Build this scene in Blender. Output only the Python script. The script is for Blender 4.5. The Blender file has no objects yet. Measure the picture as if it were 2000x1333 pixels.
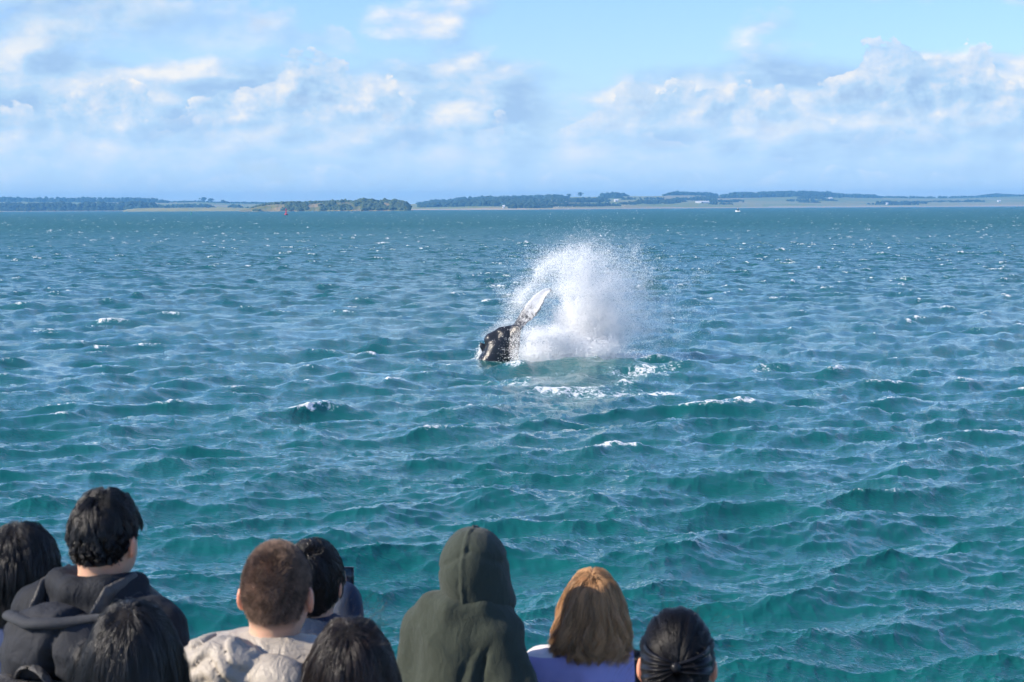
import bpy, bmesh, math, random
import numpy as np
from mathutils import Matrix, Vector

random.seed(7)
RNG = np.random.default_rng(11)
SC = bpy.context.scene
COL = SC.collection
R = math.radians

# ------------------------------------------------------------------ camera
FPX = 3889.0                       # focal length in photo pixels (70 mm on 36 mm)
CAM_Z = 5.9
PITCH = math.atan((666.5 - 405.0) / FPX)
ROLL = R(0.27)
cam_d = bpy.data.cameras.new('camera')
cam_d.sensor_width = 36.0
cam_d.lens = 70.0
cam_d.clip_start = 0.2
cam_d.clip_end = 40000.0
cam_d.dof.use_dof = True
cam_d.dof.focus_distance = 76.0
cam_d.dof.aperture_fstop = 13.0
cam = bpy.data.objects.new('camera', cam_d)
COL.objects.link(cam)
CAM_ROT = Matrix.Rotation(math.pi / 2 - PITCH, 4, 'X') @ Matrix.Rotation(-ROLL, 4, 'Z')
cam.matrix_world = Matrix.Translation((0, 0, CAM_Z)) @ CAM_ROT
SC.camera = cam


def at(px, py, dist):
    """World point seen at photo pixel (px, py) at forward (y) distance dist."""
    v = CAM_ROT.to_3x3() @ Vector(((px - 1000.0) / FPX, (666.5 - py) / FPX, -1.0))
    return Vector((0, 0, CAM_Z)) + v * (dist / v.y)


# ------------------------------------------------------------------ light
SUN_EL, SUN_AZ = R(30.0), R(-105.0)     # azimuth from +Y, negative = left; slightly behind the camera
SUN_DIR = Vector((math.sin(SUN_AZ) * math.cos(SUN_EL), math.cos(SUN_AZ) * math.cos(SUN_EL), math.sin(SUN_EL)))
sun_d = bpy.data.lights.new('sun', 'SUN')
sun_d.energy = 5.0
sun_d.angle = R(0.53)
sun_d.color = (1.0, 0.90, 0.76)
sun = bpy.data.objects.new('sun', sun_d)
COL.objects.link(sun)
sun.rotation_euler = SUN_DIR.to_track_quat('Z', 'Y').to_euler()

vs = SC.view_settings
vs.view_transform = 'Standard'
vs.look = 'None'
vs.exposure = 0.52
vs.gamma = 1.0
vs.use_curve_mapping = False
SC.cycles.use_denoising = True
SC.cycles.use_adaptive_sampling = True
SC.cycles.adaptive_threshold = 0.025
SC.cycles.adaptive_min_samples = 20
SC.cycles.max_bounces = 8
SC.cycles.diffuse_bounces = 7
SC.cycles.glossy_bounces = 2
SC.cycles.use_light_tree = False
SC.cycles.volume_bounces = 0
SC.cycles.transparent_max_bounces = 8


class NT:
    """Small helper for building node trees."""
    def __init__(self, tree):
        self.t = tree
        self.t.nodes.clear()

    def n(self, kind, **kw):
        nd = self.t.nodes.new(kind)
        for k, v in kw.items():
            if k.startswith('i_'):
                key = k[2:]
                key = int(key) if key.isdigit() else key.replace('_', ' ')
                self.put(nd.inputs[key], v)
            else:
                setattr(nd, k, v)
        return nd

    def put(self, sock, v):
        if isinstance(v, bpy.types.NodeSocket):
            self.t.links.new(v, sock)
        elif v is not None:
            if sock.type == 'RGBA' and len(v) == 3:
                v = (*v, 1.0)
            sock.default_value = v

    def m(self, op, a, b=None, c=None, clamp=False):
        nd = self.n('ShaderNodeMath', operation=op, use_clamp=clamp)
        for i, v in enumerate((a, b, c)):
            if v is not None:
                self.put(nd.inputs[i], v)
        return nd.outputs[0]

    def vm(self, op, a, b=None, s=None):
        nd = self.n('ShaderNodeVectorMath', operation=op)
        self.put(nd.inputs[0], a)
        if b is not None:
            self.put(nd.inputs[1], b)
        if s is not None:
            self.put(nd.inputs['Scale'], s)
        return nd.outputs['Value'] if op in ('DOT_PRODUCT', 'LENGTH') else nd.outputs[0]

    def mix(self, f, a, b, kind='RGBA', blend='MIX'):
        nd = self.n('ShaderNodeMix', data_type=kind, blend_type=blend)
        k = 6 if kind == 'RGBA' else 2
        self.put(nd.inputs[0], f)
        self.put(nd.inputs[k], a)
        self.put(nd.inputs[k + 1], b)
        return nd.outputs[2 if kind == 'RGBA' else 0]

    def mr(self, v, a, b, c=0.0, d=1.0, smooth=True):
        nd = self.n('ShaderNodeMapRange', interpolation_type='SMOOTHSTEP' if smooth else 'LINEAR')
        for i, x in enumerate((v, a, b, c, d)):
            self.put(nd.inputs[i], x)
        return nd.outputs[0]

    def noise(self, vec, scale, detail=4.0, rough=0.5, dist=0.0, lac=2.0, dim='3D'):
        nd = self.n('ShaderNodeTexNoise', noise_dimensions=dim)
        self.put(nd.inputs['Vector'], vec)
        self.put(nd.inputs['Scale'], scale)
        nd.inputs['Detail'].default_value = detail
        nd.inputs['Roughness'].default_value = rough
        nd.inputs['Lacunarity'].default_value = lac
        nd.inputs['Distortion'].default_value = dist
        return nd.outputs['Fac']


# ------------------------------------------------------------------ sky: Nishita air with a band of cumulus, by direction
world = bpy.data.worlds.new('World')
SC.world = world
world.use_nodes = True
w = NT(world.node_tree)
sky = w.n('ShaderNodeTexSky', sky_type='NISHITA', sun_disc=False)
sky.sun_elevation = SUN_EL
sky.sun_rotation = SUN_AZ
sky.altitude = 0.0
sky.air_density = 1.0
sky.dust_density = 0.4
sky.ozone_density = 6.0
tc = w.n('ShaderNodeTexCoord').outputs['Generated']
sep = w.n('ShaderNodeSeparateXYZ', i_0=tc)
DX, DY, DZ = sep.outputs
EL = w.m('ARCSINE', DZ)
AZ = w.m('ARCTAN2', DX, DY)


UV = w.n('ShaderNodeCombineXYZ', i_X=AZ, i_Y=EL).outputs[0]


def cloud_mid(vec):
    return w.noise(w.vm('MULTIPLY', vec, (1.0, 2.1, 1.0)), 19.0, 5.0, 0.50, 0.0, dim='2D')


def blob(az0, el0, saz, sel, amp):
    a = w.m('DIVIDE', w.m('SUBTRACT', AZ, az0), saz)
    e = w.m('DIVIDE', w.m('SUBTRACT', EL, el0), sel)
    d2 = w.m('ADD', w.m('MULTIPLY', a, a), w.m('MULTIPLY', e, e))
    return w.m('MULTIPLY', w.m('EXPONENT', w.m('MULTIPLY', d2, -1.0)), amp)


def sky_at(px, py):
    return (px - 1000) / FPX, (405 - (px - 1000) * 0.00471 - py) / FPX


big = w.noise(w.vm('MULTIPLY', UV, (1.0, 2.1, 1.0)), 7.0, 1.5, 0.5, dim='2D')
m0 = cloud_mid(UV)
m1 = cloud_mid(w.vm('ADD', UV, (-0.0075, 0.0055, 0.0)))
f0 = w.m('ADD', w.m('MULTIPLY', big, 0.75), w.m('MULTIPLY', m0, 0.9))
# how much cloud each height of the sky holds
cov = w.n('ShaderNodeValToRGB')
cr = cov.color_ramp
cr.interpolation = 'B_SPLINE'
pts = [(0.0, 0.80), (0.025, 0.76), (0.050, 0.70), (0.066, 0.64), (0.076, 0.40), (0.090, 0.34), (0.12, 0.40), (0.30, 0.40), (1.0, 0.30)]
while len(cr.elements) < len(pts):
    cr.elements.new(0.5)
for e_, (p, v) in zip(cr.elements, pts):
    e_.position = p
    e_.color = (v, v, v, 1)
w.put(cov.inputs[0], EL)
dens = w.m('ADD', f0, w.m('SUBTRACT', cov.outputs[0], 1.22))
for (px, py, sx, sy, amp) in [
        (1800, 150, 230, 55, 0.14), (1650, 175, 60, 30, 0.10), (740, 165, 250, 55, 0.09), (450, 45, 380, 40, 0.20), (60, 50, 190, 42, 0.12),
        (900, 30, 120, 25, 0.12), (1300, 170, 260, 40, 0.05), (60, 140, 180, 40, 0.06), (1500, 60, 150, 22, 0.14),
        (1080, 100, 260, 26, -0.10), (300, 100, 260, 16, -0.14), (420, 125, 80, 30, -0.08), (1400, 115, 160, 20, -0.06)]:
    a0, e0 = sky_at(px, py)
    dens = w.m('ADD', dens, blob(a0, e0, sx / FPX, sy / FPX, amp))
alpha = w.mr(dens, -0.04, 0.24)
relief = w.m('MULTIPLY', w.m('SUBTRACT', m0, m1), 3.0)
lowhaze = w.mr(EL, 0.010, 0.050)
lit = w.m('MULTIPLY_ADD', w.m('ADD', relief, 0.10), w.m('MULTIPLY_ADD', lowhaze, 0.85, 0.15), 0.32, clamp=True)


def ramp(fac, stops):
    nd = w.n('ShaderNodeValToRGB')
    r_ = nd.color_ramp
    while len(r_.elements) < len(stops):
        r_.elements.new(0.5)
    for e_, (p, c) in zip(r_.elements, stops):
        e_.position = p
        e_.color = (*c, 1)
    w.put(nd.inputs[0], fac)
    return nd.outputs[0]


TONES = [(0.0, (0.38, 0.57, 0.84)), (0.34, (0.50, 0.71, 0.93)), (0.60, (0.68, 0.79, 0.93)), (0.95, (1.0, 0.96, 0.91))]
cl_rgb = ramp(lit, TONES)
alpha = w.m('MULTIPLY', alpha, 0.9)
# heaps of cumulus in rows, the far rows low and hazy, the near ones high: crisp billowing tops, dim bases
bv = w.vm('MULTIPLY', UV, (1.0, 1.35, 1.0))


def billow(vec):
    return w.noise(vec, 40.0, 5.0, 0.58, 0.0, dim='2D')


b0 = billow(bv)
b1 = billow(w.vm('ADD', bv, (-0.0052, 0.0042, 0.0)))
brel = w.m('MULTIPLY', w.m('SUBTRACT', b0, b1), 1.7)
for i, (y_base, size, gap, opac, crisp, bright) in enumerate([
        (345, 0.009, 0.52, 0.60, 0.0016, 0.75), (318, 0.010, 0.55, 0.50, 0.0018, 0.55),
        (278, 0.014, 0.50, 0.55, 0.0020, 0.70), (244, 0.018, 0.45, 0.75, 0.0020, 1.0), (212, 0.021, 0.42, 0.90, 0.0020, 1.2),
        (84, 0.016, 0.53, 0.60, 0.006, 0.80)]):
    base = (405 - y_base) / FPX
    hv = w.n('ShaderNodeCombineXYZ', i_X=w.m('ADD', AZ, 3.7 * i + 1.9), i_Y=0.37 * i)
    prof = w.noise(hv.outputs[0], 14.0 if i > 2 else 24.0, 2.0, 0.55, dim='2D')
    top = w.m('MULTIPLY', w.m('SUBTRACT', prof, gap), size * 4.0)
    if i == 5:
        top = w.m('ADD', top, w.m('ADD', blob(-0.16, 0.09, 0.09, 9.0, 0.030), blob(0.10, 0.09, 0.14, 9.0, -0.05)))
    if i == 4:
        top = w.m('ADD', top, w.m('ADD', blob(0.205, 0.08, 0.050, 9.0, 0.020), blob(-0.07, 0.07, 0.06, 9.0, 0.010)))
        top = w.m('ADD', top, w.m('ADD', blob(0.02, 0.08, 0.03, 9.0, -0.010), blob(0.135, 0.08, 0.015, 9.0, -0.010)))
        top = w.m('MINIMUM', top, 0.026)
    above = w.m('SUBTRACT', EL, base)
    d = w.m('ADD', w.m('SUBTRACT', top, above), w.m('MULTIPLY', w.m('SUBTRACT', b0, 0.5), size * 1.9))
    a_row = w.m('MULTIPLY', w.mr(d, 0.0, crisp), w.mr(above, -0.012, 0.004))
    a_row = w.m('MULTIPLY', a_row, opac)
    edge = w.m('EXPONENT', w.m('MULTIPLY', d, -1.0 / (size * 0.5)))
    lit_r = w.m('MULTIPLY_ADD', w.m('ADD', w.m('MULTIPLY', edge, 0.26), brel), bright, 0.30, clamp=True)
    cl_rgb = w.mix(a_row, cl_rgb, ramp(lit_r, TONES))
    alpha = w.m('SUBTRACT', 1.0, w.m('MULTIPLY', w.m('SUBTRACT', 1.0, alpha), w.m('SUBTRACT', 1.0, a_row)))
bg_sky = w.n('ShaderNodeBackground', i_Strength=0.142)
w.put(bg_sky.inputs['Color'], w.mix(1.0, sky.outputs[0], (0.90, 0.92, 1.08), blend='MULTIPLY'))
bg_cl = w.n('ShaderNodeBackground', i_Strength=w.mr(EL, 0.0, 0.06, 0.86, 0.72))
w.put(bg_cl.inputs['Color'], cl_rgb)
amount = w.m('MULTIPLY', alpha, w.mr(EL, -0.002, 0.03, 0.85, 0.97))
amount = w.m('MULTIPLY', amount, w.mr(EL, 0.25, 0.9, 1.0, 0.5))
mixw = w.n('ShaderNodeMixShader')
w.put(mixw.inputs[0], amount)
w.put(mixw.inputs[1], bg_sky.outputs[0])
w.put(mixw.inputs[2], bg_cl.outputs[0])
world.cycles.sampling_method = 'MANUAL'
world.cycles.sample_map_resolution = 512
out = w.n('ShaderNodeOutputWorld')
w.put(out.inputs['Surface'], mixw.outputs[0])


# ------------------------------------------------------------------ helpers
def tag(o, label=None, cat=None, group=None, kind=None):
    for k, v in (('label', label), ('category', cat), ('group', group), ('kind', kind)):
        if v:
            o[k] = v
    return o


def empty(name, loc, rz=0.0):
    o = bpy.data.objects.new(name, None)
    o.empty_display_size = 0.1
    COL.objects.link(o)
    o.location = loc
    o.rotation_euler = (0, 0, rz)
    return o


def mesh_obj(name, verts, faces, mat=None, parent=None, smooth=True):
    """verts (n,3) array, faces (m,3|4) array or list -> linked mesh object."""
    me = bpy.data.meshes.new(name)
    verts = np.asarray(verts, dtype=np.float32)
    if isinstance(faces, np.ndarray) and faces.ndim == 2:
        k = faces.shape[1]
        me.vertices.add(len(verts))
        me.vertices.foreach_set('co', verts.ravel())
        me.loops.add(faces.size)
        me.loops.foreach_set('vertex_index', faces.astype(np.int32).ravel())
        me.polygons.add(len(faces))
        me.polygons.foreach_set('loop_start', np.arange(0, faces.size, k, dtype=np.int32))
        me.update(calc_edges=True)
    else:
        me.from_pydata([tuple(v) for v in verts], [], [tuple(f) for f in faces])
        me.update()
    me.validate(verbose=False)
    if smooth:
        me.polygons.foreach_set('use_smooth', np.ones(len(me.polygons), dtype=bool))
    if mat:
        me.materials.append(mat)
    o = bpy.data.objects.new(name, me)
    COL.objects.link(o)
    if parent:
        o.parent = parent
    return o


def fattr(o, name, vals):
    a = o.data.attributes.new(name, 'FLOAT', 'POINT')
    a.data.foreach_set('value', np.asarray(vals, dtype=np.float32).ravel())


def new_mat(name):
    mt = bpy.data.materials.new(name)
    mt.use_nodes = True
    return mt, NT(mt.node_tree)


def finish(nt, bsdf, bump=None, vol=None):
    o = nt.n('ShaderNodeOutputMaterial')
    if bsdf is not None:
        nt.put(o.inputs['Surface'], bsdf)
    if vol is not None:
        nt.put(o.inputs['Volume'], vol)


_lat = RNG.random((64, 64, 64)).astype(np.float32)


def vnoise(x, y, z):
    """Smooth value noise in [0,1]."""
    x, y, z = np.broadcast_arrays(np.asarray(x, np.float32), np.asarray(y, np.float32), np.asarray(z, np.float32))
    xi, yi, zi = np.floor(x).astype(np.int32), np.floor(y).astype(np.int32), np.floor(z).astype(np.int32)
    fx, fy, fz = x - xi, y - yi, z - zi
    fx, fy, fz = fx * fx * (3 - 2 * fx), fy * fy * (3 - 2 * fy), fz * fz * (3 - 2 * fz)
    x0, y0, z0 = xi & 63, yi & 63, zi & 63
    x1, y1, z1 = (xi + 1) & 63, (yi + 1) & 63, (zi + 1) & 63
    c00 = _lat[x0, y0, z0] * (1 - fx) + _lat[x1, y0, z0] * fx
    c10 = _lat[x0, y1, z0] * (1 - fx) + _lat[x1, y1, z0] * fx
    c01 = _lat[x0, y0, z1] * (1 - fx) + _lat[x1, y0, z1] * fx
    c11 = _lat[x0, y1, z1] * (1 - fx) + _lat[x1, y1, z1] * fx
    return (c00 * (1 - fy) + c10 * fy) * (1 - fz) + (c01 * (1 - fy) + c11 * fy) * fz


def fbm(x, y, z, octs=4, gain=0.5):
    s, a, t, f = 0.0, 1.0, 0.0, 1.0
    for i in range(octs):
        s = s + a * vnoise(x * f + 13.7 * i, y * f + 5.1 * i, z * f + 9.3 * i)
        t += a
        a *= gain
        f *= 2.03
    return s / t
# ------------------------------------------------------------------ solid modelling: distance fields -> one smooth mesh
class Field:
    def __init__(self, lo, hi, h, zs=None):
        lo = np.array(lo, float)
        n_ = np.ceil((np.array(hi) - lo) / h).astype(int) + 1
        ax = [(lo[i] + np.arange(n_[i]) * h).astype(np.float32) for i in range(3)]
        if zs is not None:                       # uneven layers: fine at the head, coarse at the legs
            ax[2] = np.asarray(zs, np.float32)
        self.ax, self.h = ax, h
        self.X, self.Y, self.Z = np.meshgrid(*ax, indexing='ij')
        self.d = np.full(self.X.shape, 9.0, np.float32)

    def local(self, c, rot=None):
        x, y, z = self.X - c[0], self.Y - c[1], self.Z - c[2]
        if rot is not None:
            m = np.array(rot.to_3x3().transposed()) if hasattr(rot, 'to_3x3') else np.asarray(rot).T
            x, y, z = (m[0, 0] * x + m[0, 1] * y + m[0, 2] * z, m[1, 0] * x + m[1, 1] * y + m[1, 2] * z, m[2, 0] * x + m[2, 1] * y + m[2, 2] * z)
        return x, y, z

    def ell(self, c, r, rot=None):
        x, y, z = self.local(c, rot)
        k0 = np.sqrt((x / r[0]) ** 2 + (y / r[1]) ** 2 + (z / r[2]) ** 2)
        k1 = np.sqrt((x / r[0] ** 2) ** 2 + (y / r[1] ** 2) ** 2 + (z / r[2] ** 2) ** 2)
        return k0 * (k0 - 1.0) / np.maximum(k1, 1e-6)

    def cone(self, a, b, ra, rb, flat=1.0):
        a, b = np.array(a, float), np.array(b, float)
        ab = b - a
        t = ((self.X - a[0]) * ab[0] + (self.Y - a[1]) * ab[1] + (self.Z - a[2]) * ab[2]) / max(ab @ ab, 1e-9)
        t = np.clip(t, 0, 1)
        dx, dy, dz = self.X - a[0] - t * ab[0], self.Y - a[1] - t * ab[1], self.Z - a[2] - t * ab[2]
        return np.sqrt(dx * dx + (dy / flat) ** 2 + dz * dz) - (ra + t * (rb - ra))

    def chain(self, pts, rads, k=0.03):
        d = None
        for i in range(len(pts) - 1):
            e = self.cone(pts[i], pts[i + 1], rads[i], rads[i + 1])
            d = e if d is None else smin(d, e, k)
        return d

    def add(self, e, k=0.02):
        self.d = smin(self.d, e, k)

    def cut(self, e, k=0.01):
        self.d = -smin(-self.d, e, k)

    def noise(self, scale, octs=3, off=0.0):
        return fbm(self.X * scale + off, self.Y * scale + off * 0.7, self.Z * scale + off * 1.3, octs) - 0.5

    def mesh(self):
        return surface_net(self.d, self.ax, self.h)


def smin(a, b, k):
    if k <= 0:
        return np.minimum(a, b)
    h = np.clip(0.5 + 0.5 * (b - a) / k, 0, 1)
    return b + (a - b) * h - k * h * (1 - h)


def surface_net(d, axs, h):
    d = d.copy()
    for ax in range(3):                    # close at the borders
        sl = [slice(None)] * 3
        for e in (0, -1):
            sl[ax] = e
            d[tuple(sl)] = np.maximum(d[tuple(sl)], 0.5 * h)
    s = d < 0
    nx, ny, nz = (np.array(d.shape) - 1)
    cnt = np.zeros((nx, ny, nz), np.float32)
    acc = np.zeros((nx, ny, nz, 3), np.float32)
    corner = [(i, j, k) for i in (0, 1) for j in (0, 1) for k in (0, 1)]
    sub = {c: (slice(c[0], c[0] + nx), slice(c[1], c[1] + ny), slice(c[2], c[2] + nz)) for c in corner}
    for c in corner:
        for ax in range(3):
            if c[ax] == 0:
                c2 = list(c)
                c2[ax] = 1
                c2 = tuple(c2)
                da, db = d[sub[c]], d[sub[c2]]
                mk = (s[sub[c]] != s[sub[c2]])
                t = np.where(mk, da / np.where(mk, da - db, 1), 0)
                for q in range(3):
                    acc[..., q] += np.where(mk, (t if q == ax else c[q]), 0)
                cnt += mk
    act = cnt > 0
    vid = np.full(cnt.shape, -1, np.int64)
    ids = np.argwhere(act)
    vid[act] = np.arange(len(ids))
    fr = acc[act] / cnt[act][:, None]
    V = np.stack([axs[q][ids[:, q]] + fr[:, q] * (axs[q][ids[:, q] + 1] - axs[q][ids[:, q]]) for q in range(3)], -1)
    F = []
    for ax in range(3):
        o1, o2 = [(1, 2), (2, 0), (0, 1)][ax]
        a = [slice(0, None)] * 3
        b = [slice(0, None)] * 3
        a[ax], b[ax] = slice(0, -1), slice(1, None)
        sa, sb = s[tuple(a)], s[tuple(b)]
        for flip in (False, True):
            e = np.argwhere((sa & ~sb) if not flip else (~sa & sb))
            e = e[(e[:, o1] > 0) & (e[:, o2] > 0) & (e[:, o1] < d.shape[o1] - 1) & (e[:, o2] < d.shape[o2] - 1)]
            if not len(e):
                continue
            q = []
            for (p1, p2) in ((-1, -1), (0, -1), (0, 0), (-1, 0)):
                t = e.copy()
                t[:, o1] += p1
                t[:, o2] += p2
                q.append(vid[t[:, 0], t[:, 1], t[:, 2]])
            q = np.stack(q, -1)
            F.append(q[:, ::-1] if flip else q)
    return V, np.concatenate(F)
# ------------------------------------------------------------------ sea
def fft_tile(L, N, kmin, kmax, hs, wind, spread, seed, chop):
    """Random sea patch: height, horizontal shift, and fold (foam) maps on an L x L tile."""
    rg = np.random.default_rng(seed)
    k1 = np.fft.fftfreq(N, d=L / N) * 2 * math.pi
    kx, ky = np.meshgrid(k1, k1, indexing='ij')
    k = np.hypot(kx, ky)
    k[0, 0] = 1e-6
    lp = wind['peak']
    kp = 2 * math.pi / lp
    S = np.exp(-1.0 * (kp / k) ** 2) * k ** -wind.get('slope', 3.6)
    ang = np.arctan2(ky, kx) - wind['dir']
    D = np.abs(np.cos(ang / 2)) ** (2 * spread) + 0.05
    D += 0.35 * np.abs(np.cos((ang - 0.75) / 2)) ** (2 * spread * 1.5)
    amp = np.sqrt(S * D)
    amp *= 1 / (1 + np.exp(-(k - kmin) / (0.08 * kmin))) * (k < kmax)
    amp[0, 0] = 0
    H = amp * (rg.standard_normal((N, N)) + 1j * rg.standard_normal((N, N)))
    h = np.fft.ifft2(H).real
    sc = (hs / 4.0) / h.std()
    H *= sc
    h *= sc
    ux, uy = kx / k, ky / k
    dx = np.fft.ifft2(-1j * ux * H).real * -chop
    dy = np.fft.ifft2(-1j * uy * H).real * -chop
    jxx = np.fft.ifft2(kx * ux * H).real * -chop
    jyy = np.fft.ifft2(ky * uy * H).real * -chop
    jxy = np.fft.ifft2(kx * uy * H).real * -chop
    J = (1 + jxx) * (1 + jyy) - jxy ** 2
    return dict(L=L, N=N, h=h, dx=dx, dy=dy, J=J)


def sample(tile, arrs, x, y):
    u, v = x / tile['L'] * tile['N'], y / tile['L'] * tile['N']
    N = tile['N']
    i, j = np.floor(u).astype(np.int64), np.floor(v).astype(np.int64)
    fu, fv = (u - i).astype(np.float32), (v - j).astype(np.float32)
    i0, j0, i1, j1 = i % N, j % N, (i + 1) % N, (j + 1) % N
    return [(a[i0, j0] * (1 - fu) + a[i1, j0] * fu) * (1 - fv) + (a[i0, j1] * (1 - fu) + a[i1, j1] * fu) * fv for a in arrs]


def rot2(x, y, a):
    return x * math.cos(a) - y * math.sin(a), x * math.sin(a) + y * math.cos(a)


WDIR = math.atan2(-1.0, 0.38)      # waves run toward the boat and to the right
TA = fft_tile(331.0, 1024, 2 * math.pi / 40, 2 * math.pi / 1.7, 0.37, dict(peak=4.3, dir=WDIR, slope=3.8), 6.0, 3, 1.05)
TB = fft_tile(67.0, 1024, 2 * math.pi / 1.8, 2 * math.pi / 0.3, 0.112, dict(peak=3.0, dir=WDIR + 0.2, slope=3.3), 7.0, 5, 0.95)
TC = fft_tile(14.3, 512, 2 * math.pi / 0.34, 2 * math.pi / 0.06, 0.025, dict(peak=0.5, dir=WDIR - 0.1, slope=3.3), 4.0, 9, 0.8)


def axis(segs):
    out = []
    for a, b, s in segs:
        out.append(np.linspace(a, b, max(2, int(round((b - a) / s)) + 1))[:-1])
    return np.concatenate(out)


AZS = axis([(-math.pi, -0.75, 0.08), (-0.75, -0.285, 0.008), (-0.285, 0.285, 0.00068), (0.285, 0.75, 0.008), (0.75, math.pi, 0.08)])
rs = [2.0, 6.0, 10.0, 14.0, 17.0, 19.0]
while rs[-1] < 9500:
    r_ = rs[-1]
    if r_ < 250:
        st = max(0.045, min(0.80, r_ * r_ / (CAM_Z * 1991) * 1.02))
    else:
        st = 0.80 * (r_ / 250) ** 1.5
    rs.append(r_ + st)
RS = np.array(rs)
RR, AA = np.meshgrid(RS, AZS, indexing='ij')
X0, Y0 = RR * np.sin(AA), RR * np.cos(AA)
WH = at(975, 705, 76.5)            # where the whale breaks the surface
WX, WY = WH.x, WH.y


def sea_shift(X, Y, rr):
    ha, ax, ay, Ja = sample(TA, [TA['h'], TA['dx'], TA['dy'], TA['J']], X, Y)
    xb, yb = rot2(X, Y, 0.31)
    hb, bx, by, Jb = sample(TB, [TB['h'], TB['dx'], TB['dy'], TB['J']], xb, yb)
    bx, by = rot2(bx, by, -0.31)
    xc, yc = rot2(X, Y, -0.47)
    hc, cx, cy, Jc = sample(TC, [TC['h'], TC['dx'], TC['dy'], TC['J']], xc, yc)
    cx, cy = rot2(cx, cy, 0.47)
    fb = 1 - 0.65 * np.clip((rr - 120) / 400, 0, 1)
    fc = np.clip(1 - (rr - 45) / 80, 0, 1)
    gust = 0.75 + 0.5 * fbm(X / 35.0, Y / 60.0, 0 * X + 3.3, 2)      # patches of rougher and smoother ripples
    fb, fc = fb * gust, fc * gust
    far = np.clip(1 - (rr - 2500) / 3500, 0.15, 1)
    z = (ha + hb * fb + hc * fc) * far
    return z, (ax + bx * fb + cx * fc) * far, (ay + by * fb + cy * fc) * far, Ja, Jb


Z, SX, SY, JA, JB = sea_shift(X0, Y0, RR)
# the hump of water pushed up in front of the splash, and the slick round the tail
hx, hy = X0 - (WX + 3.9), Y0 - (WY - 3.6)
hump = np.exp(-(hx / 2.7) ** 2 - (hy / 1.6) ** 2)
hump2 = np.exp(-((hx - 3.2) / 1.6) ** 2 - ((hy + 1.6) / 1.0) ** 2)
near_tail = np.exp(-((X0 - WX - 1.0) / 2.6) ** 2 - ((Y0 - WY) / 2.2) ** 2)
Z = Z * (1 - 0.75 * near_tail) + 0.36 * hump + 0.20 * hump2
XV, YV = X0 + SX, Y0 + SY
# foam: where the surface folds over itself, streaked downwind, plus the churned water at the splash
qa, qa2, qb = np.quantile(TA['J'], [0.016, 0.075]).tolist() + [float(np.quantile(TB['J'], 0.25))]
fold = np.clip((qa2 - JA) / (qa2 - qa), 0, 1.2) * (0.55 + 0.6 * np.clip((qb - JB) / 0.3, 0, 1))
patchy = fbm(X0 / 21.0, Y0 / 30.0, 0 * X0 + 8.1, 3)
fold = fold * np.clip((patchy - 0.31) / 0.2, 0, 1)
wx, wy = X0 - WX, Y0 - WY
sp = 1.3 * np.exp(-((wx - 2.9) / 2.4) ** 2 - ((wy - 0.0) / 1.6) ** 2)
n1 = fbm(X0 * 0.9, Y0 * 0.30, 0 * X0 + 1.0, 4)
n2 = fbm(X0 * 0.55 + 5, Y0 * 0.16, 0 * X0 + 4.0, 4)
sp += 0.95 * np.exp(-((wx - 2.6) / 3.6) ** 4 - ((wy + 14.0) / 1.5) ** 2) * np.clip((n1 - 0.42) / 0.14, 0, 1)
sp += 0.85 * np.exp(-((wx - 5.5) / 0.75) ** 2 - ((wy + 13.6) / 0.8) ** 2)
sp += 0.95 * np.exp(-((wx - 5.0) / 1.3) ** 2 - ((wy + 6.6) / 2.2) ** 2) * np.clip((n1 - 0.43) / 0.12, 0, 1)
sp += 0.9 * np.exp(-((wx - 0.8) / 1.3) ** 2 - ((wy + 9.6) / 1.8) ** 2) * np.clip((n1 - 0.45) / 0.12, 0, 1)
sp += 0.8 * np.exp(-((wx - 8.0) / 2.6) ** 2 - ((wy + 5.0) / 1.6) ** 2) * np.clip((n2 - 0.46) / 0.10, 0, 1)
sp += 0.5 * np.exp(-((wx + 0.3) / 1.1) ** 2 - ((wy + 0.3) / 0.9) ** 2)
FOAM = np.clip(fold + 0.62 * sp, 0, 1.3)
ROUGH = 0.03 + 0.45 * np.clip((RR - 70) / 600, 0, 1) ** 0.7
nr, nc = RR.shape
idx = np.arange(nr * nc).reshape(nr, nc)
nxt = np.roll(idx, -1, axis=1)
F = np.stack([idx[:-1], idx[1:], nxt[1:], nxt[:-1]], -1).reshape(-1, 4)[:, ::-1]
V = np.stack([XV, YV, Z], -1).reshape(-1, 3)

mt, n = new_mat('sea_water')
pos = n.n('ShaderNodeNewGeometry').outputs['Position']
foam_a = n.n('ShaderNodeAttribute', attribute_name='foam').outputs['Fac']
rough_a = n.n('ShaderNodeAttribute', attribute_name='rough').outputs['Fac']
pf = n.vm('MULTIPLY', pos, (1.0, 0.55, 1.0))
lace = n.noise(pf, 5.5, 6.0, 0.68, 0.8)
lace2 = n.noise(pf, 1.6, 4.0, 0.6, 0.6)
fm = n.m('ADD', n.m('MULTIPLY', foam_a, 0.85), n.m('MULTIPLY', n.m('SUBTRACT', lace, 0.5), 2.2))
fm = n.m('ADD', fm, n.m('MULTIPLY', n.m('SUBTRACT', lace2, 0.5), 1.1))
fm = n.m('MULTIPLY', fm, n.mr(foam_a, 0.03, 0.25))
fmask = n.mr(fm, 0.38, 0.80)
aer = n.mr(fm, 0.0, 0.6, 0.0, 0.55)
deep = n.mix(n.noise(pos, 0.035, 3.0), (0.0045, 0.108, 0.114), (0.0065, 0.120, 0.104))
water_col = n.mix(aer, deep, (0.05, 0.24, 0.22))
pw = n.vm('MULTIPLY', n.n('ShaderNodeVectorRotate', rotation_type='Z_AXIS', i_Vector=pos, i_Angle=0.36).outputs[0], (0.48, 1.6, 1.0))


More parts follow.
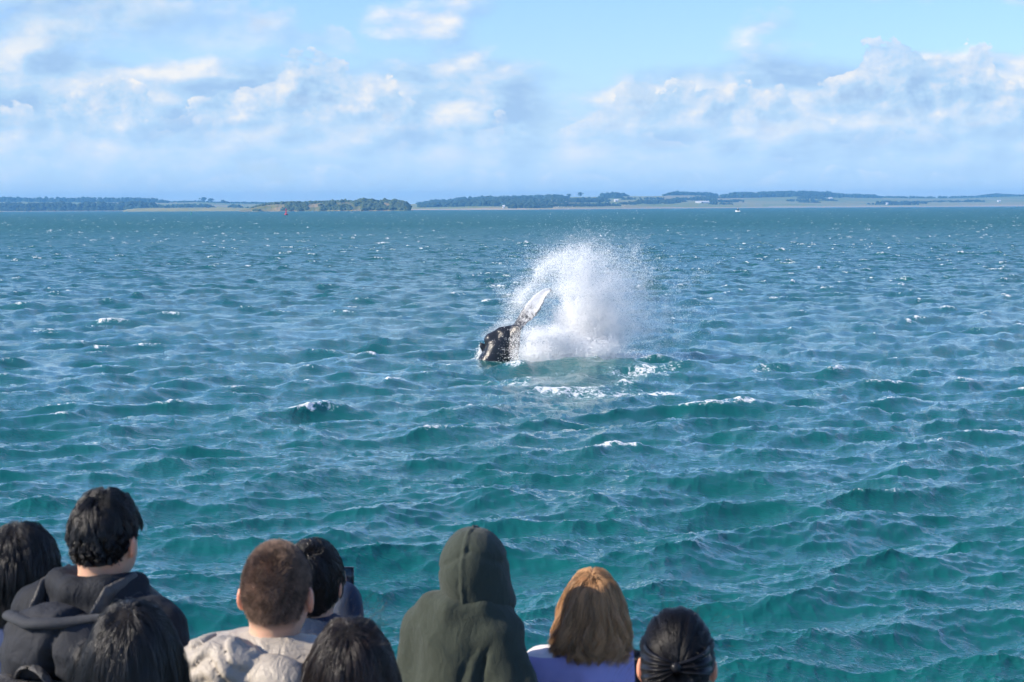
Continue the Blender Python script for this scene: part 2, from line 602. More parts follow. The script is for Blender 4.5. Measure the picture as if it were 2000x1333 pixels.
def ridged(scale, dist):
    v_ = n.m('ABSOLUTE', n.m('MULTIPLY_ADD', n.noise(pw, scale, 1.0, 0.5, 0.4), 2.0, -1.0))
    return n.m('MULTIPLY', v_, -dist)


rip = n.m('ADD', ridged(2.2, 0.06), n.m('ADD', ridged(5.5, 0.055), n.m('MULTIPLY', n.noise(pw, 15.0, 2.0, 0.6), 0.055)))
calm = n.mr(n.noise(pos, 0.22, 2.0), 0.35, 0.65, 0.08, 0.36)
bmp = n.n('ShaderNodeBump', i_Strength=calm, i_Distance=1.0, i_Height=rip)
half = n.vm('SCALE', water_col, s=0.62)
wat0 = n.n('ShaderNodeBsdfPrincipled', i_Base_Color=half, i_Roughness=rough_a, i_IOR=1.36)
n.put(wat0.inputs['Normal'], bmp.outputs[0])
glow = n.n('ShaderNodeBsdfTranslucent', i_Color=n.vm('SCALE', water_col, s=0.45))
wat = n.n('ShaderNodeAddShader', i_0=wat0.outputs[0], i_1=glow.outputs[0])
fb_ = n.n('ShaderNodeBump', i_Strength=0.8, i_Distance=0.06, i_Height=lace)
fo = n.n('ShaderNodeBsdfPrincipled', i_Base_Color=(0.82, 0.84, 0.84), i_Roughness=0.7)
n.put(fo.inputs['Normal'], fb_.outputs[0])
mx = n.n('ShaderNodeMixShader', i_0=fmask, i_1=wat.outputs[0], i_2=fo.outputs[0])
finish(n, mx.outputs[0])
sea = mesh_obj('sea', V, F, mt)
fattr(sea, 'foam', FOAM)
fattr(sea, 'rough', ROUGH)
tag(sea, 'choppy teal sea with small whitecaps reaching to the far shore', 'sea', kind='structure')
# ------------------------------------------------------------------ far shore
def hor(px):
    return 405.0 - (px - 1000.0) * 0.00471


def land_h(px, py, D):
    return CAM_Z + D * (hor(px) - py) / FPX


def px_az(px):
    return np.arctan((np.asarray(px, float) - 1000.0) / FPX)


def interp(px, table):
    t = np.array(table, float)
    return np.interp(px, t[:, 0], t[:, 1])


SHORE = [(-900, 6300), (0, 5800), (480, 5500), (800, 5000), (1000, 4500), (1040, 4550), (1300, 5600), (1500, 6200), (2000, 7000), (2900, 7200)]
RIDGE = [(-900, 392), (-300, 393), (0, 393.5), (120, 394.5), (260, 394.5), (330, 396), (400, 395.5), (450, 398), (540, 399), (800, 400), (860, 396.5),
         (900, 393), (940, 391), (1000, 390), (1060, 388), (1100, 386), (1160, 386), (1200, 384), (1250, 384.5), (1290, 384),
         (1310, 382), (1350, 382), (1400, 383.5), (1450, 383), (1500, 382), (1560, 380), (1620, 382.5), (1660, 385), (1700, 386.5),
         (1760, 387.5), (1820, 388), (1900, 387), (1960, 385), (2000, 384), (2300, 386), (2900, 388)]
mt_field, n = new_mat('far_fields')
pos = n.n('ShaderNodeNewGeometry').outputs['Position']
vor = n.n('ShaderNodeTexVoronoi', voronoi_dimensions='2D', feature='F1')
n.put(vor.inputs['Vector'], n.vm('MULTIPLY', pos, (1.0, 0.55, 1.0)))
vor.inputs['Scale'].default_value = 1 / 260.0
rmp = n.n('ShaderNodeValToRGB')
rmp.color_ramp.interpolation = 'CONSTANT'
for k, (p, c) in enumerate([(0.0, (0.17, 0.24, 0.06)), (0.32, (0.28, 0.28, 0.11)), (0.55, (0.12, 0.22, 0.05)), (0.78, (0.36, 0.30, 0.16))]):
    e_ = rmp.color_ramp.elements[k] if k < 2 else rmp.color_ramp.elements.new(p)
    e_.position = p
    e_.color = (*c, 1)
n.put(rmp.inputs[0], n.n('ShaderNodeSeparateColor', i_Color=vor.outputs['Color']).outputs[0])
sand = n.n('ShaderNodeAttribute', attribute_name='sand').outputs['Fac']
base = n.mix(n.noise(pos, 0.01, 4.0), rmp.outputs[0], (0.30, 0.28, 0.12))
base = n.mix(sand, base, (0.48, 0.40, 0.27))
finish(n, n.n('ShaderNodeBsdfPrincipled', i_Base_Color=base, i_Roughness=0.95, i_Specular_IOR_Level=0.1).outputs[0])

PXS = np.arange(-900, 2901, 3.0)
TS = np.array([-0.02, 0.0, 0.015, 0.04, 0.08, 0.13, 0.2, 0.28, 0.36, 0.45, 0.55, 0.65, 0.75, 0.85, 0.93, 1.0, 1.1, 1.3])
DEPTH = 2200.0


def ground(px, t):
    """height of the mainland at photo column px and fraction t from shore (0) to ridge (1)."""
    px, t = np.broadcast_arrays(np.asarray(px, float), np.asarray(t, float))
    D0 = interp(px, SHORE)
    D = D0 + DEPTH * t
    zr = land_h(px, interp(px, RIDGE), D0 + DEPTH)
    flat = np.where(px > 780, 0.30, 0.42) * np.ones_like(px)
    prof = np.clip(t, 0, 1) ** np.where(px > 1080, 0.85, 1.25)
    z = 1.2 * np.clip(t / 0.02, -2, 1) + zr * prof
    roll = (fbm(px / 90.0, t * 5, 0 * px + 2.2, 3) - 0.5) * 9 * np.clip(t * 3, 0, 1) * np.clip((1.0 - t) * 4, 0, 1)
    z = z + roll * flat * 2
    z = np.where(t > 1, zr - (t - 1) * 200, z)
    return D, z


PG, TG = np.meshgrid(PXS, TS, indexing='ij')
DG, ZG = ground(PG, TG)
AG = px_az(PG)
Vl = np.stack([DG * np.tan(AG), DG, ZG], -1).reshape(-1, 3)
a_, b_ = PG.shape
ii = np.arange(a_ * b_).reshape(a_, b_)
Fl = np.stack([ii[:-1, :-1], ii[1:, :-1], ii[1:, 1:], ii[:-1, 1:]], -1).reshape(-1, 4)
main = mesh_obj('far_shore_terrain', Vl, Fl, mt_field)
sandv = np.clip((0.03 - TG) / 0.02, 0, 1)
sandv = np.maximum(sandv, ((PG > 780) & (PG < 1030) & (TG < 0.12)).astype(float))
sandv = np.maximum(sandv, ((PG > 1500) & (TG < 0.05)) * 0.7)
fattr(main, 'sand', sandv)
tag(main, 'low far shore of fields and hedges along the horizon', 'shore', kind='structure')

# unit crown: a rough 20-sided lump
bmx = bmesh.new()
bmesh.ops.create_icosphere(bmx, subdivisions=1, radius=1.0)
ICO_V = np.array([v.co[:] for v in bmx.verts])
ICO_F = np.array([[v.index for v in f.verts] for f in bmx.faces])
bmx.free()


def lumps(name, centers, radii, mat, parent=None, squash=0.8, jitter=0.28, seed=1):
    rg = np.random.default_rng(seed)
    nL = len(centers)
    v = ICO_V[None] * (1 + jitter * rg.standard_normal((nL, len(ICO_V), 1)))
    v = v * np.asarray(radii)[:, None, None] * np.array([1, 1, squash]) + np.asarray(centers)[:, None, :]
    f = ICO_F[None] + (np.arange(nL) * len(ICO_V))[:, None, None]
    return mesh_obj(name, v.reshape(-1, 3), f.reshape(-1, 3), mat, parent, smooth=True)


def leaf_mat(name, c1, c2, scale):
    m_, q = new_mat(name)
    p_ = q.n('ShaderNodeNewGeometry').outputs['Position']
    c = q.mix(q.noise(p_, scale, 3.0, 0.7), c1, c2)
    finish(q, q.n('ShaderNodeBsdfPrincipled', i_Base_Color=c, i_Roughness=0.9, i_Specular_IOR_Level=0.15).outputs[0])
    return m_


m_wood = leaf_mat('far_wood_leaves', (0.018, 0.036, 0.016), (0.045, 0.072, 0.022), 0.06)
m_scrub = leaf_mat('headland_scrub_leaves', (0.030, 0.058, 0.022), (0.10, 0.125, 0.05), 0.05)
rg = np.random.default_rng(21)
cen, rad = [], []


def wood(x0, x1, t0, t1, count, h, r=7.0, edge=30.0):
    """scatter tree crowns over a patch of the mainland"""
    px = rg.uniform(x0, x1, count)
    e = np.minimum(1.0, np.minimum((px - x0) / edge + 0.35, (x1 - px) / edge + 0.35))
    D, z = ground(px, rg.uniform(t0, t1, count))
    hh = h * e * rg.uniform(0.75, 1.2, count) * (0.8 + 0.4 * vnoise(px / 25.0, 1.5, 0.0))
    x = D * np.tan(px_az(px))
    rr = r * rg.uniform(0.7, 1.25, count)
    for k in range(2):
        cen.append(np.stack([x + rg.normal(0, 3, count), D + rg.normal(0, 6, count), z + hh * (0.45 + 0.5 * k) - rr * 0.5], -1))
        rad.append(rr * (1.1 if k == 0 else 0.9))


wood(-900, 325, 0.02, 0.07, 1500, 20, 8)
wood(-900, 330, 0.9, 1.0, 900, 14, 8)
wood(330, 430, 0.95, 1.0, 60, 5, 5)
wood(325, 420, 0.18, 0.24, 120, 11, 6, 12)
wood(448, 475, 0.16, 0.2, 40, 12, 6, 6)
wood(420, 800, 0.96, 1.0, 420, 5, 5)
wood(820, 1110, 0.30, 1.0, 1500, 10, 7, 40)
wood(1000, 1060, 0.10, 0.2, 60, 9, 6, 10)
wood(1110, 1190, 0.35, 0.55, 160, 9, 6, 15)
wood(1030, 1210, 0.10, 0.13, 130, 7, 5)
wood(1175, 1225, 0.97, 1.0, 70, 12, 6, 10)
wood(1300, 1400, 0.95, 1.0, 200, 12, 7, 25)
wood(1410, 1640, 0.72, 1.0, 900, 14, 7, 30)
wood(1620, 1720, 0.85, 1.0, 240, 11, 7, 20)
wood(1720, 2900, 0.97, 1.0, 600, 7, 6)
wood(1240, 1330, 0.26, 0.36, 160, 8, 6, 15)
wood(1310, 1400, 0.42, 0.48, 100, 8, 6, 15)
wood(1560, 1610, 0.5, 0.56, 60, 9, 6, 12)
for k in range(46):                               # hedgerows
    x0 = rg.uniform(1080, 2750)
    t0 = rg.uniform(0.05, 0.8)
    wood(x0, x0 + rg.uniform(25, 110), t0, t0 + 0.006, 34, rg.uniform(4, 8), 4, 6)
for k in range(12):
    x0 = rg.uniform(-800, 760)
    t0 = rg.uniform(0.1, 0.8)
    wood(x0, x0 + rg.uniform(20, 90), t0, t0 + 0.008, 26, rg.uniform(4, 8), 4, 6)
fw = lumps('far_woodland', np.concatenate(cen), np.concatenate(rad), m_wood, seed=4)
tag(fw, 'bluish woods and hedgerows massed along the far shore', 'woodland', kind='stuff')


# tall trees that stand clear of the skyline
def sky_tree(px, top_y, D_t, label, spread, name='skyline_tree'):
    D, z = ground(px, D_t)
    D, z = float(D), float(z)
    x = D * math.tan(float(px_az(px)))
    H = land_h(px, top_y, D) - z
    e = empty(name, (x, D, z))
    tag(e, label, 'tree', 'trees on the far skyline')
    m = 8
    ang = np.arange(m) * 2 * math.pi / m
    lv, rads = np.array([0, 0.35, 0.7, 0.92]), np.array([0.9, 0.6, 0.35, 0.1])
    tv = np.array([(rads[i] * math.cos(a), rads[i] * math.sin(a), H * lv[i]) for i in range(4) for a in ang])
    tf = np.array([[i * m + k, i * m + (k + 1) % m, (i + 1) * m + (k + 1) % m, (i + 1) * m + k] for i in range(3) for k in range(m)])
    mesh_obj('trunk', tv, tf, m_bark, e)
    c, r = [], []
    g2 = np.random.default_rng(int(px))
    for _ in range(60):
        hz = g2.uniform(0.42, 0.98)
        w_ = spread * (1 - abs(hz - 0.7) * 1.7)
        c.append((g2.normal(0, 1) * w_ * 0.55, g2.normal(0, 1) * w_ * 0.55, H * hz))
        r.append(g2.uniform(0.8, 1.9) * spread / 6)
    lumps('crown', c, r, m_wood, e, 0.75, 0.35, int(px))


m_bark = leaf_mat('bark', (0.05, 0.04, 0.03), (0.09, 0.07, 0.05), 0.5)
for (px, ty, t_, lab, spr) in [
        (401, 386.5, 0.97, 'spreading tree on the left skyline, tallest of its clump', 12),
        (414, 388.5, 0.97, 'flat topped tree leaning right beside the tallest tree on the left skyline', 10),
        (438, 391.5, 0.97, 'low rounded tree standing right of the clump on the left skyline', 8),
        (980, 382.0, 0.97, 'thin tree on the middle skyline, leftmost of the thin row', 3.5),
        (995, 384.0, 0.97, 'thin short tree second in the row on the middle skyline', 3.0),
        (1003, 381.5, 0.97, 'thin tree third in the row on the middle skyline', 3.5),
        (1014, 382.5, 0.97, 'thin tree at the right end of the thin row on the middle skyline', 3.5),
        (1112, 379.5, 0.9, 'bushy tree on the middle skyline just left of the tallest one', 7),
        (1134, 376.5, 0.9, 'tallest bushy tree on the middle skyline', 8)]:
    sky_tree(px, ty, t_, lab, spr)

# ------------------------------------------------------------------ headland
HTOP = [(470, 411), (490, 408.5), (505, 404), (520, 401), (545, 398), (570, 396.5), (590, 397.5), (620, 397), (640, 395.5), (675, 394.5), (700, 395.5),
        (715, 394), (740, 395.5), (760, 395), (780, 395.5), (790, 397.5), (796, 401), (800, 407), (806, 412.4)]
HD = 3650.0


def head_z(px, s):
    """headland height; s 0 at the water, 1 on top, 2 at the far side"""
    zt = land_h(px, interp(px, HTOP), HD + 40)
    zt = np.maximum(zt, 0.2)
    ero = (fbm(px / 9.0, s * 1.5, 0 * px + 5.0, 4) - 0.5)
    prof = np.where(s < 1, np.clip(s, 0, 1) ** 0.75, 1 - 0.4 * (s - 1))
    steep = np.clip(s * 1.8 + ero * 0.5, 0, 1)
    return zt * np.where(s < 1, 0.5 * prof + 0.5 * steep, prof), ero


hp, hs_ = np.meshgrid(np.arange(470, 808, 1.0), np.linspace(-0.05, 2.0, 24), indexing='ij')
hz, ero = head_z(hp, hs_)
hD = HD + 110 * hs_ + 40 * ero
Vh = np.stack([hD * np.tan(px_az(hp)), hD, np.where(hs_ < 0, -1.0, hz)], -1).reshape(-1, 3)
a_, b_ = hp.shape
ii = np.arange(a_ * b_).reshape(a_, b_)
Fh = np.stack([ii[:-1, :-1], ii[1:, :-1], ii[1:, 1:], ii[:-1, 1:]], -1).reshape(-1, 4)
mt_cl, n = new_mat('cliff_earth')
pos = n.n('ShaderNodeNewGeometry').outputs['Position']
c = n.mix(n.noise(pos, 0.05, 5.0, 0.65), (0.40, 0.27, 0.15), (0.22, 0.20, 0.08))
c = n.mix(n.mr(n.noise(pos, 0.018, 3.0), 0.45, 0.6), c, (0.16, 0.17, 0.06))
finish(n, n.n('ShaderNodeBsdfPrincipled', i_Base_Color=c, i_Roughness=0.95, i_Specular_IOR_Level=0.1).outputs[0])
hl = mesh_obj('headland', Vh, Fh, mt_cl)
tag(hl, 'scrub covered headland with bare tan cliff patches', 'headland', kind='structure')
N_ = 9000
px, sv = rg.uniform(495, 801, N_), rg.uniform(0.06, 1.3, N_)
bare = fbm(px / 28.0, sv * 1.1, 0 * px + 3.0, 3)
skip = (sv < 0.85) & (px < 780) & (bare > 0.47 + 0.10 * (px > 700) - 0.12 * ((px < 560) & (sv < 0.7)))
skip |= (sv < 0.35) & (px > 690) & (px < 708)
px, sv = px[~skip], sv[~skip]
z, er = head_z(px, sv)
D = HD + 110 * sv + 40 * er
rad = rg.uniform(1.0, 3.4, len(px)) * np.where(px > 700, 1.25, 1.0) * np.where(rg.random(len(px)) < 0.04, 1.7, 1.0)
cen = np.stack([D * np.tan(px_az(px)), D, z + rad * 0.3], -1)
sc_ = lumps('headland_scrub', cen, rad, m_scrub, squash=0.75, seed=6)
tag(sc_, 'green scrub and low trees covering the headland', 'scrub', kind='stuff')

# low grassy spit left of the headland
sp_p, sp_s = np.meshgrid(np.arange(243, 520, 1.5), np.linspace(-0.1, 2, 12), indexing='ij')
spt = [(243, 412), (252, 409), (275, 406.8), (300, 406.2), (340, 406), (400, 405.5), (440, 405), (480, 406), (520, 409)]
sz = np.maximum(land_h(sp_p, interp(sp_p, spt), 4330), 0.2) * np.where(sp_s < 1, np.clip(sp_s, 0, 1) ** 0.6, 1)
sz = sz * (0.9 + 0.3 * (fbm(sp_p / 12, sp_s * 3, 0 * sp_p, 3) - 0.5))
sD = 4300 + 60 * sp_s
a_, b_ = sp_p.shape
ii = np.arange(a_ * b_).reshape(a_, b_)
Fs = np.stack([ii[:-1, :-1], ii[1:, :-1], ii[1:, 1:], ii[:-1, 1:]], -1).reshape(-1, 4)
spit = mesh_obj('grassy_spit', np.stack([sD * np.tan(px_az(sp_p)), sD, np.where(sp_s < 0, -1, sz)], -1).reshape(-1, 3), Fs, None)
mt_sp, n = new_mat('dry_grass')
pos = n.n('ShaderNodeNewGeometry').outputs['Position']
c = n.mix(n.noise(pos, 0.03, 4.0, 0.6), (0.16, 0.20, 0.06), (0.42, 0.36, 0.20))
finish(n, n.n('ShaderNodeBsdfPrincipled', i_Base_Color=c, i_Roughness=0.95, i_Specular_IOR_Level=0.1).outputs[0])
spit.data.materials.append(mt_sp)
tag(spit, 'low spit of dry grass left of the headland', 'spit', kind='structure')

# distant blue hill far inland on the right
dh = np.arange(1880, 2080, 4.0)
dz = land_h(dh, np.interp(dh, [1880, 1920, 1945, 1975, 2010, 2080], [387, 380.5, 378, 380, 381, 387]), 9300.0)
v_ = []
for s, k in ((0.0, 0.0), (0.5, 0.8), (1.0, 1.0), (2.0, 0.0)):
    D = 9150 + 150 * s
    v_ += [(D * math.tan(float(px_az(p))), D, z * k) for p, z in zip(dh, dz)]
m_ = len(dh)
f_ = np.array([[r * m_ + k, r * m_ + k + 1, (r + 1) * m_ + k + 1, (r + 1) * m_ + k] for r in range(3) for k in range(m_ - 1)])
tag(mesh_obj('distant_hill', v_, f_, m_wood), 'pale blue hill far inland at the right edge', 'hill', kind='structure')

# ------------------------------------------------------------------ farm buildings on the far shore
def flat_mat(name, col, rough=0.8, spec=0.2, var=0.12, scale=4.0):
    m_, q = new_mat(name)
    p_ = q.n('ShaderNodeTexCoord').outputs['Object']
    c = q.mix(q.noise(p_, scale, 4.0, 0.6), tuple(x * (1 - var) for x in col), tuple(min(1, x * (1 + var)) for x in col))
    finish(q, q.n('ShaderNodeBsdfPrincipled', i_Base_Color=c, i_Roughness=rough, i_Specular_IOR_Level=spec).outputs[0])
    return m_


m_white = flat_mat('white_wall', (0.80, 0.80, 0.78))
m_tin = flat_mat('pale_tin_roof', (0.72, 0.72, 0.72), 0.5, 0.4)
m_dark = flat_mat('dark_opening', (0.05, 0.05, 0.06))


def box(x0, x1, y0, y1, z0, z1):
    v = np.array([(x, y, z) for x in (x0, x1) for y in (y0, y1) for z in (z0, z1)])
    f = np.array([[0, 1, 3, 2], [4, 6, 7, 5], [0, 4, 5, 1], [2, 3, 7, 6], [0, 2, 6, 4], [1, 5, 7, 3]])
    return v, f


def barn(px, t_, wpx, h, label, name='farm_building'):
    D, z = ground(px, t_)
    D, z = float(D), float(z)
    L = wpx / FPX * D
    e = empty(name, (D * math.tan(float(px_az(px))), D, z - 0.5))
    tag(e, label, 'building', 'white buildings on the far shore')
    v, f = box(-L / 2, L / 2, -5, 5, 0, h)
    mesh_obj('wall', v, f, m_white, e, False)
    o_ = 0.6
    rv = [(-L / 2 - o_, -5.6, h - 0.2), (L / 2 + o_, -5.6, h - 0.2), (L / 2 + o_, 0, h + 2.6), (-L / 2 - o_, 0, h + 2.6), (-L / 2 - o_, 5.6, h - 0.2), (L / 2 + o_, 5.6, h - 0.2)]
    mesh_obj('roof', rv, [(0, 1, 2, 3), (3, 2, 5, 4), (0, 3, 4), (1, 5, 2), (0, 4, 5, 1)], m_tin, e, False)
    v, f = box(-L * 0.08, L * 0.08, -5.06, -4.9, 0, h * 0.75)
    mesh_obj('door', v, f, m_dark, e, False)


for a in [(1204, 0.36, 8, 6, 'small white farmhouse on the green slope of the far shore'),
          (1372, 0.24, 26, 5, 'long white shed low on the right far shore, widest of the white buildings'),
          (1622, 0.5, 7, 6, 'white house on the wooded slope below the right hilltop'),
          (1732, 0.12, 4, 6, 'small white hut near the water on the right far shore'),
          (985, 0.1, 4, 6, 'tiny white hut on the sandy flat right of the headland'),
          (1950, 0.3, 6, 6, 'pale house by the clump of trees at the far right shore')]:
    barn(*a)
# ------------------------------------------------------------------ whale tail
WPX = FPX / 76.5                     # photo pixels per metre at the whale


def wl(px, py, dy=0.0):
    """photo pixel -> whale-local metres (x right, y away, z up), origin where the tail meets the sea"""
    p = at(px, py, WY + dy)
    return np.array([p.x - WX, dy, p.z])


mt_wh, n = new_mat('whale_skin')
po = n.n('ShaderNodeTexCoord').outputs['Object']
white = n.n('ShaderNodeAttribute', attribute_name='white').outputs['Fac']
edge = n.n('ShaderNodeAttribute', attribute_name='rim').outputs['Fac']
mott = n.noise(po, 7.0, 6.0, 0.7, 0.5)
spots = n.noise(po, 17.0, 4.0, 0.7, 0.3)
c = n.mix(n.noise(po, 3.0, 3.0), (0.008, 0.010, 0.014), (0.024, 0.027, 0.033))
wm = n.mr(n.m('ADD', white, n.m('MULTIPLY', n.m('SUBTRACT', mott, 0.5), 0.9)), 0.35, 0.75)
c = n.mix(wm, c, n.mix(spots, (0.55, 0.56, 0.57), (0.86, 0.86, 0.85)))
drk = n.mr(n.m('ADD', edge, n.m('MULTIPLY', n.m('SUBTRACT', spots, 0.5), 1.2)), 0.45, 0.6)
c = n.mix(n.m('MULTIPLY', drk, 0.9), c, (0.02, 0.021, 0.025))
barn_ = n.mr(n.noise(po, 26.0, 3.0, 0.6, 0.6), 0.63, 0.68)
barn_ = n.m('MULTIPLY', barn_, n.mr(n.noise(po, 2.6, 2.0), 0.46, 0.6))
c = n.mix(n.m('MULTIPLY', barn_, n.n('ShaderNodeAttribute', attribute_name='scar').outputs['Fac']), c, (0.70, 0.70, 0.68))
bp = n.n('ShaderNodeBump', i_Strength=0.5, i_Distance=0.02, i_Height=spots)
b_ = n.n('ShaderNodeBsdfPrincipled', i_Base_Color=c, i_Roughness=0.22, i_IOR=1.4)
n.put(b_.inputs['Normal'], bp.outputs[0])
finish(n, b_.outputs[0])

whale = empty('humpback_whale', (WX, WY, 0.0))
tag(whale, 'humpback whale with raised pale fluke breaking the surface beside tall white spray', 'whale')
fd = Field((-2.3, -1.0, -1.6), (1.1, 1.0, 1.75), 0.03)
P = [wl(935, 775), wl(962, 714), wl(975, 684), wl(990, 659), wl(1004, 645)]
fd.add(fd.chain(P, [0.80, 0.56, 0.50, 0.33, 0.17], 0.22), 0.0)
fd.add(fd.chain([wl(960, 664), wl(980, 650), wl(1003, 641)], [0.28, 0.20, 0.12], 0.1), 0.12)
fd.d = fd.d + 0.012 * fd.noise(5.0) * 2
fd.d = fd.d + np.maximum(np.abs(fd.Y) - 0.50, 0) * 0.6          # laterally flattened tail stock
v, f = fd.mesh()
body = mesh_obj('tail_stock', v, f, mt_wh, whale)
fattr(body, 'white', np.zeros(len(v)))
fattr(body, 'rim', np.zeros(len(v)))
fattr(body, 'scar', np.ones(len(v)))
fd = Field((-1.3, -0.3, 0.3), (-0.3, 0.3, 1.1), 0.02)
fd.add(fd.chain([wl(950, 684), wl(943, 677), wl(938.5, 671)], [0.20, 0.11, 0.035], 0.05), 0)
fd.d = fd.d + np.maximum(np.abs(fd.Y) - 0.05, 0) * 0.8
v, f = fd.mesh()
fin = mesh_obj('dorsal_fin', v, f, mt_wh, whale)
for k in ('white', 'rim', 'scar'):
    fattr(fin, k, np.zeros(len(v)))


def fluke(name, lead, trail, dys, thick, whiteness):
    """a fluke lobe lofted between its leading and trailing edge, lens-shaped in section"""
    def res(p, m):
        p = np.array(p, float)
        s = np.r_[0, np.cumsum(np.hypot(*np.diff(p, axis=0).T))]
        t = np.linspace(0, s[-1], m)
        return np.stack([np.interp(t, s, p[:, 0]), np.interp(t, s, p[:, 1])], -1)
    m, q = 40, 18
    L, T = res(lead, m), res(trail, m)
    for A in (L, T):
        for _ in range(3):
            A[1:-1] = (A[:-2] + 2 * A[1:-1] + A[2:]) / 4
    verts, wv, rv = [], [], []
    for i in range(m):
        s = i / (m - 1)
        dy = np.interp(s, [0, 0.5, 1], dys)
        th = thick * (1 - s) ** 0.6 + 0.012
        for side in (0, 1):
            for j in range(q):
                u = j / (q - 1)
                jag = 0.8 * math.sin(i * 1.9) * math.sin(i * 0.7 + 1) if u > 0.9 else 0
                pxy = L[i] * (1 - u) + T[i] * u + np.array([jag, jag * 0.4])
                bow = th * (math.sin(math.pi * u ** 0.7) ** 0.8 if 0 < u < 1 else 0.02)
                p = wl(pxy[0], pxy[1], dy + 0.10 * math.sin(math.pi * u) - 0.55 * u * (1 - 0.6 * s))
                p = p + np.array([0.1, -1.0 if side == 0 else 1.0, 0.0]) * bow
                verts.append(p)
                wv.append(np.interp(s, [0, 0.35, 0.6, 1], whiteness))
                rv.append(max(np.interp(u, [0.72, 1.0], [0, 0.85]) * np.interp(s, [0, 0.4, 1], [0.2, 0.9, 1.0]), np.interp(s, [0.93, 1.0], [0, 1.2])))
    idx = np.arange(m * 2 * q).reshape(m, 2, q)
    fs = []
    for side in (0, 1):
        a = idx[:, side]
        g = np.stack([a[:-1, :-1], a[1:, :-1], a[1:, 1:], a[:-1, 1:]], -1).reshape(-1, 4)
        fs.append(g if side == 0 else g[:, ::-1])
    for e in (0, q - 1):                      # stitch the two skins along both edges
        g = np.stack([idx[:-1, 0, e], idx[:-1, 1, e], idx[1:, 1, e], idx[1:, 0, e]], -1)
        fs.append(g)
    for i in (0, m - 1):
        g = np.stack([idx[i, 0, :-1], idx[i, 0, 1:], idx[i, 1, 1:], idx[i, 1, :-1]], -1)
        fs.append(g)
    o = mesh_obj(name, verts, np.concatenate(fs), mt_wh, whale)
    fattr(o, 'white', wv)
    fattr(o, 'rim', rv)
    fattr(o, 'scar', np.full(len(verts), 0.4))
    o['label'] = 'pale mottled tail fluke with dark ragged trailing edge'
    return o


fluke('fluke', [(1000, 645), (1004, 632), (1012, 619), (1027, 595), (1042, 578.5), (1058, 566), (1070, 562.5), (1077, 565)],
      [(1017, 646), (1027, 633), (1042, 622), (1054, 607), (1061, 592), (1066, 580), (1072, 572), (1077.5, 567)], [0, 0.25, 0.7], 0.15, [0.40, 0.52, 0.74, 0.86])
fluke('fluke', [(996, 636), (990, 648), (989.5, 660), (990, 679), (994, 697), (1003, 707.5), (1012, 704)],
      [(1019, 634), (1018, 645), (1016, 660), (1014, 680), (1012.5, 692), (1013, 700), (1013.5, 703)], [-0.05, -0.30, -0.65], 0.15, [0.34, 0.44, 0.42, 0.38])

# ------------------------------------------------------------------ spray thrown up by the tail
SD = WY
rg = np.random.default_rng(5)
pts_, rad_ = [], []


def drops(px, py, dy, r):
    px, py, dy = np.asarray(px), np.asarray(py), np.asarray(dy)
    x = (px - 975.0) / WPX
    z = (705.0 - py) / WPX
    keep = z > -0.12
    pts_.append(np.stack([WX + x, SD + dy, z], -1)[keep])
    rad_.append((np.ones(len(px)) * r)[keep])


def gauss(n_, cx, cy, sx, sy, sdy, r, ang=0.0, dyc=0.5):
    a, b = rg.normal(0, sx, n_), rg.normal(0, sy, n_)
    drops(cx + a * math.cos(ang) - b * math.sin(ang), cy + a * math.sin(ang) + b * math.cos(ang), dyc + rg.normal(0, sdy, n_), r * rg.lognormal(0, 0.35, n_))


def jets(n_jets, per, bx, by, sbx, vang, vsp, g, r, tmax, width):
    """ballistic fans: each jet is a strand of drops along one thrown path"""
    for _ in range(n_jets):
        x0, y0 = bx + rg.normal(0, sbx), by + rg.normal(0, 6)
        th = math.radians(rg.normal(*vang))
        sp = abs(rg.normal(*vsp))
        t1 = tmax * rg.uniform(0.5, 1.0)
        t = t1 * rg.beta(2.2, 1.6, per)
        wd = width * (0.25 + t / tmax)
        jx, jy = rg.normal(0, 1, per) * wd, rg.normal(0, 1, per) * wd
        dyv = rg.normal(0, 0.35)
        drops(x0 + sp * math.cos(th) * t + jx, y0 - sp * math.sin(th) * t + 0.5 * g * t * t + jy, 0.5 + dyv * t + rg.normal(0, 0.2, per), r * rg.lognormal(0, 0.4, per))


# dense white core and churned base
gauss(38000, 1138, 650, 24, 50, 0.45, 0.0085)
gauss(30000, 1128, 690, 42, 16, 0.5, 0.010, dyc=-0.3)
gauss(17100, 1052, 692, 22, 14, 0.35, 0.010, dyc=-0.75)
gauss(13300, 1066, 655, 24, 12, 0.35, 0.008, dyc=-0.7)
gauss(20000, 1135, 575, 24, 40, 0.5, 0.0075)
gauss(19000, 1165, 620, 34, 55, 0.6, 0.0075)
# broad mist
gauss(62000, 1156, 592, 58, 58, 0.8, 0.0048)
gauss(24000, 1128, 510, 44, 22, 0.7, 0.0042)
gauss(34000, 1208, 622, 36, 46, 0.8, 0.0044)
# curl over the left of the fluke
tt = rg.beta(1.5, 1.3, 15000)
cxx = np.interp(tt, [0, 0.3, 0.6, 0.85, 1], [985, 1012, 1040, 1078, 1120])
cyy = np.interp(tt, [0, 0.3, 0.6, 0.85, 1], [645, 588, 545, 515, 500])
drops(cxx + rg.normal(0, 10, 15000), cyy + rg.normal(0, 10, 15000), 0.9 + rg.normal(0, 0.3, 15000), 0.0055 * rg.lognormal(0, 0.4, 15000))
tt = rg.random(1500)
drops(945 + 55 * tt + rg.normal(0, 4, 1500), 664 - 34 * tt ** 0.8 + rg.normal(-3, 4.5, 1500), 0.6 + rg.normal(0, 0.2, 1500), 0.006)
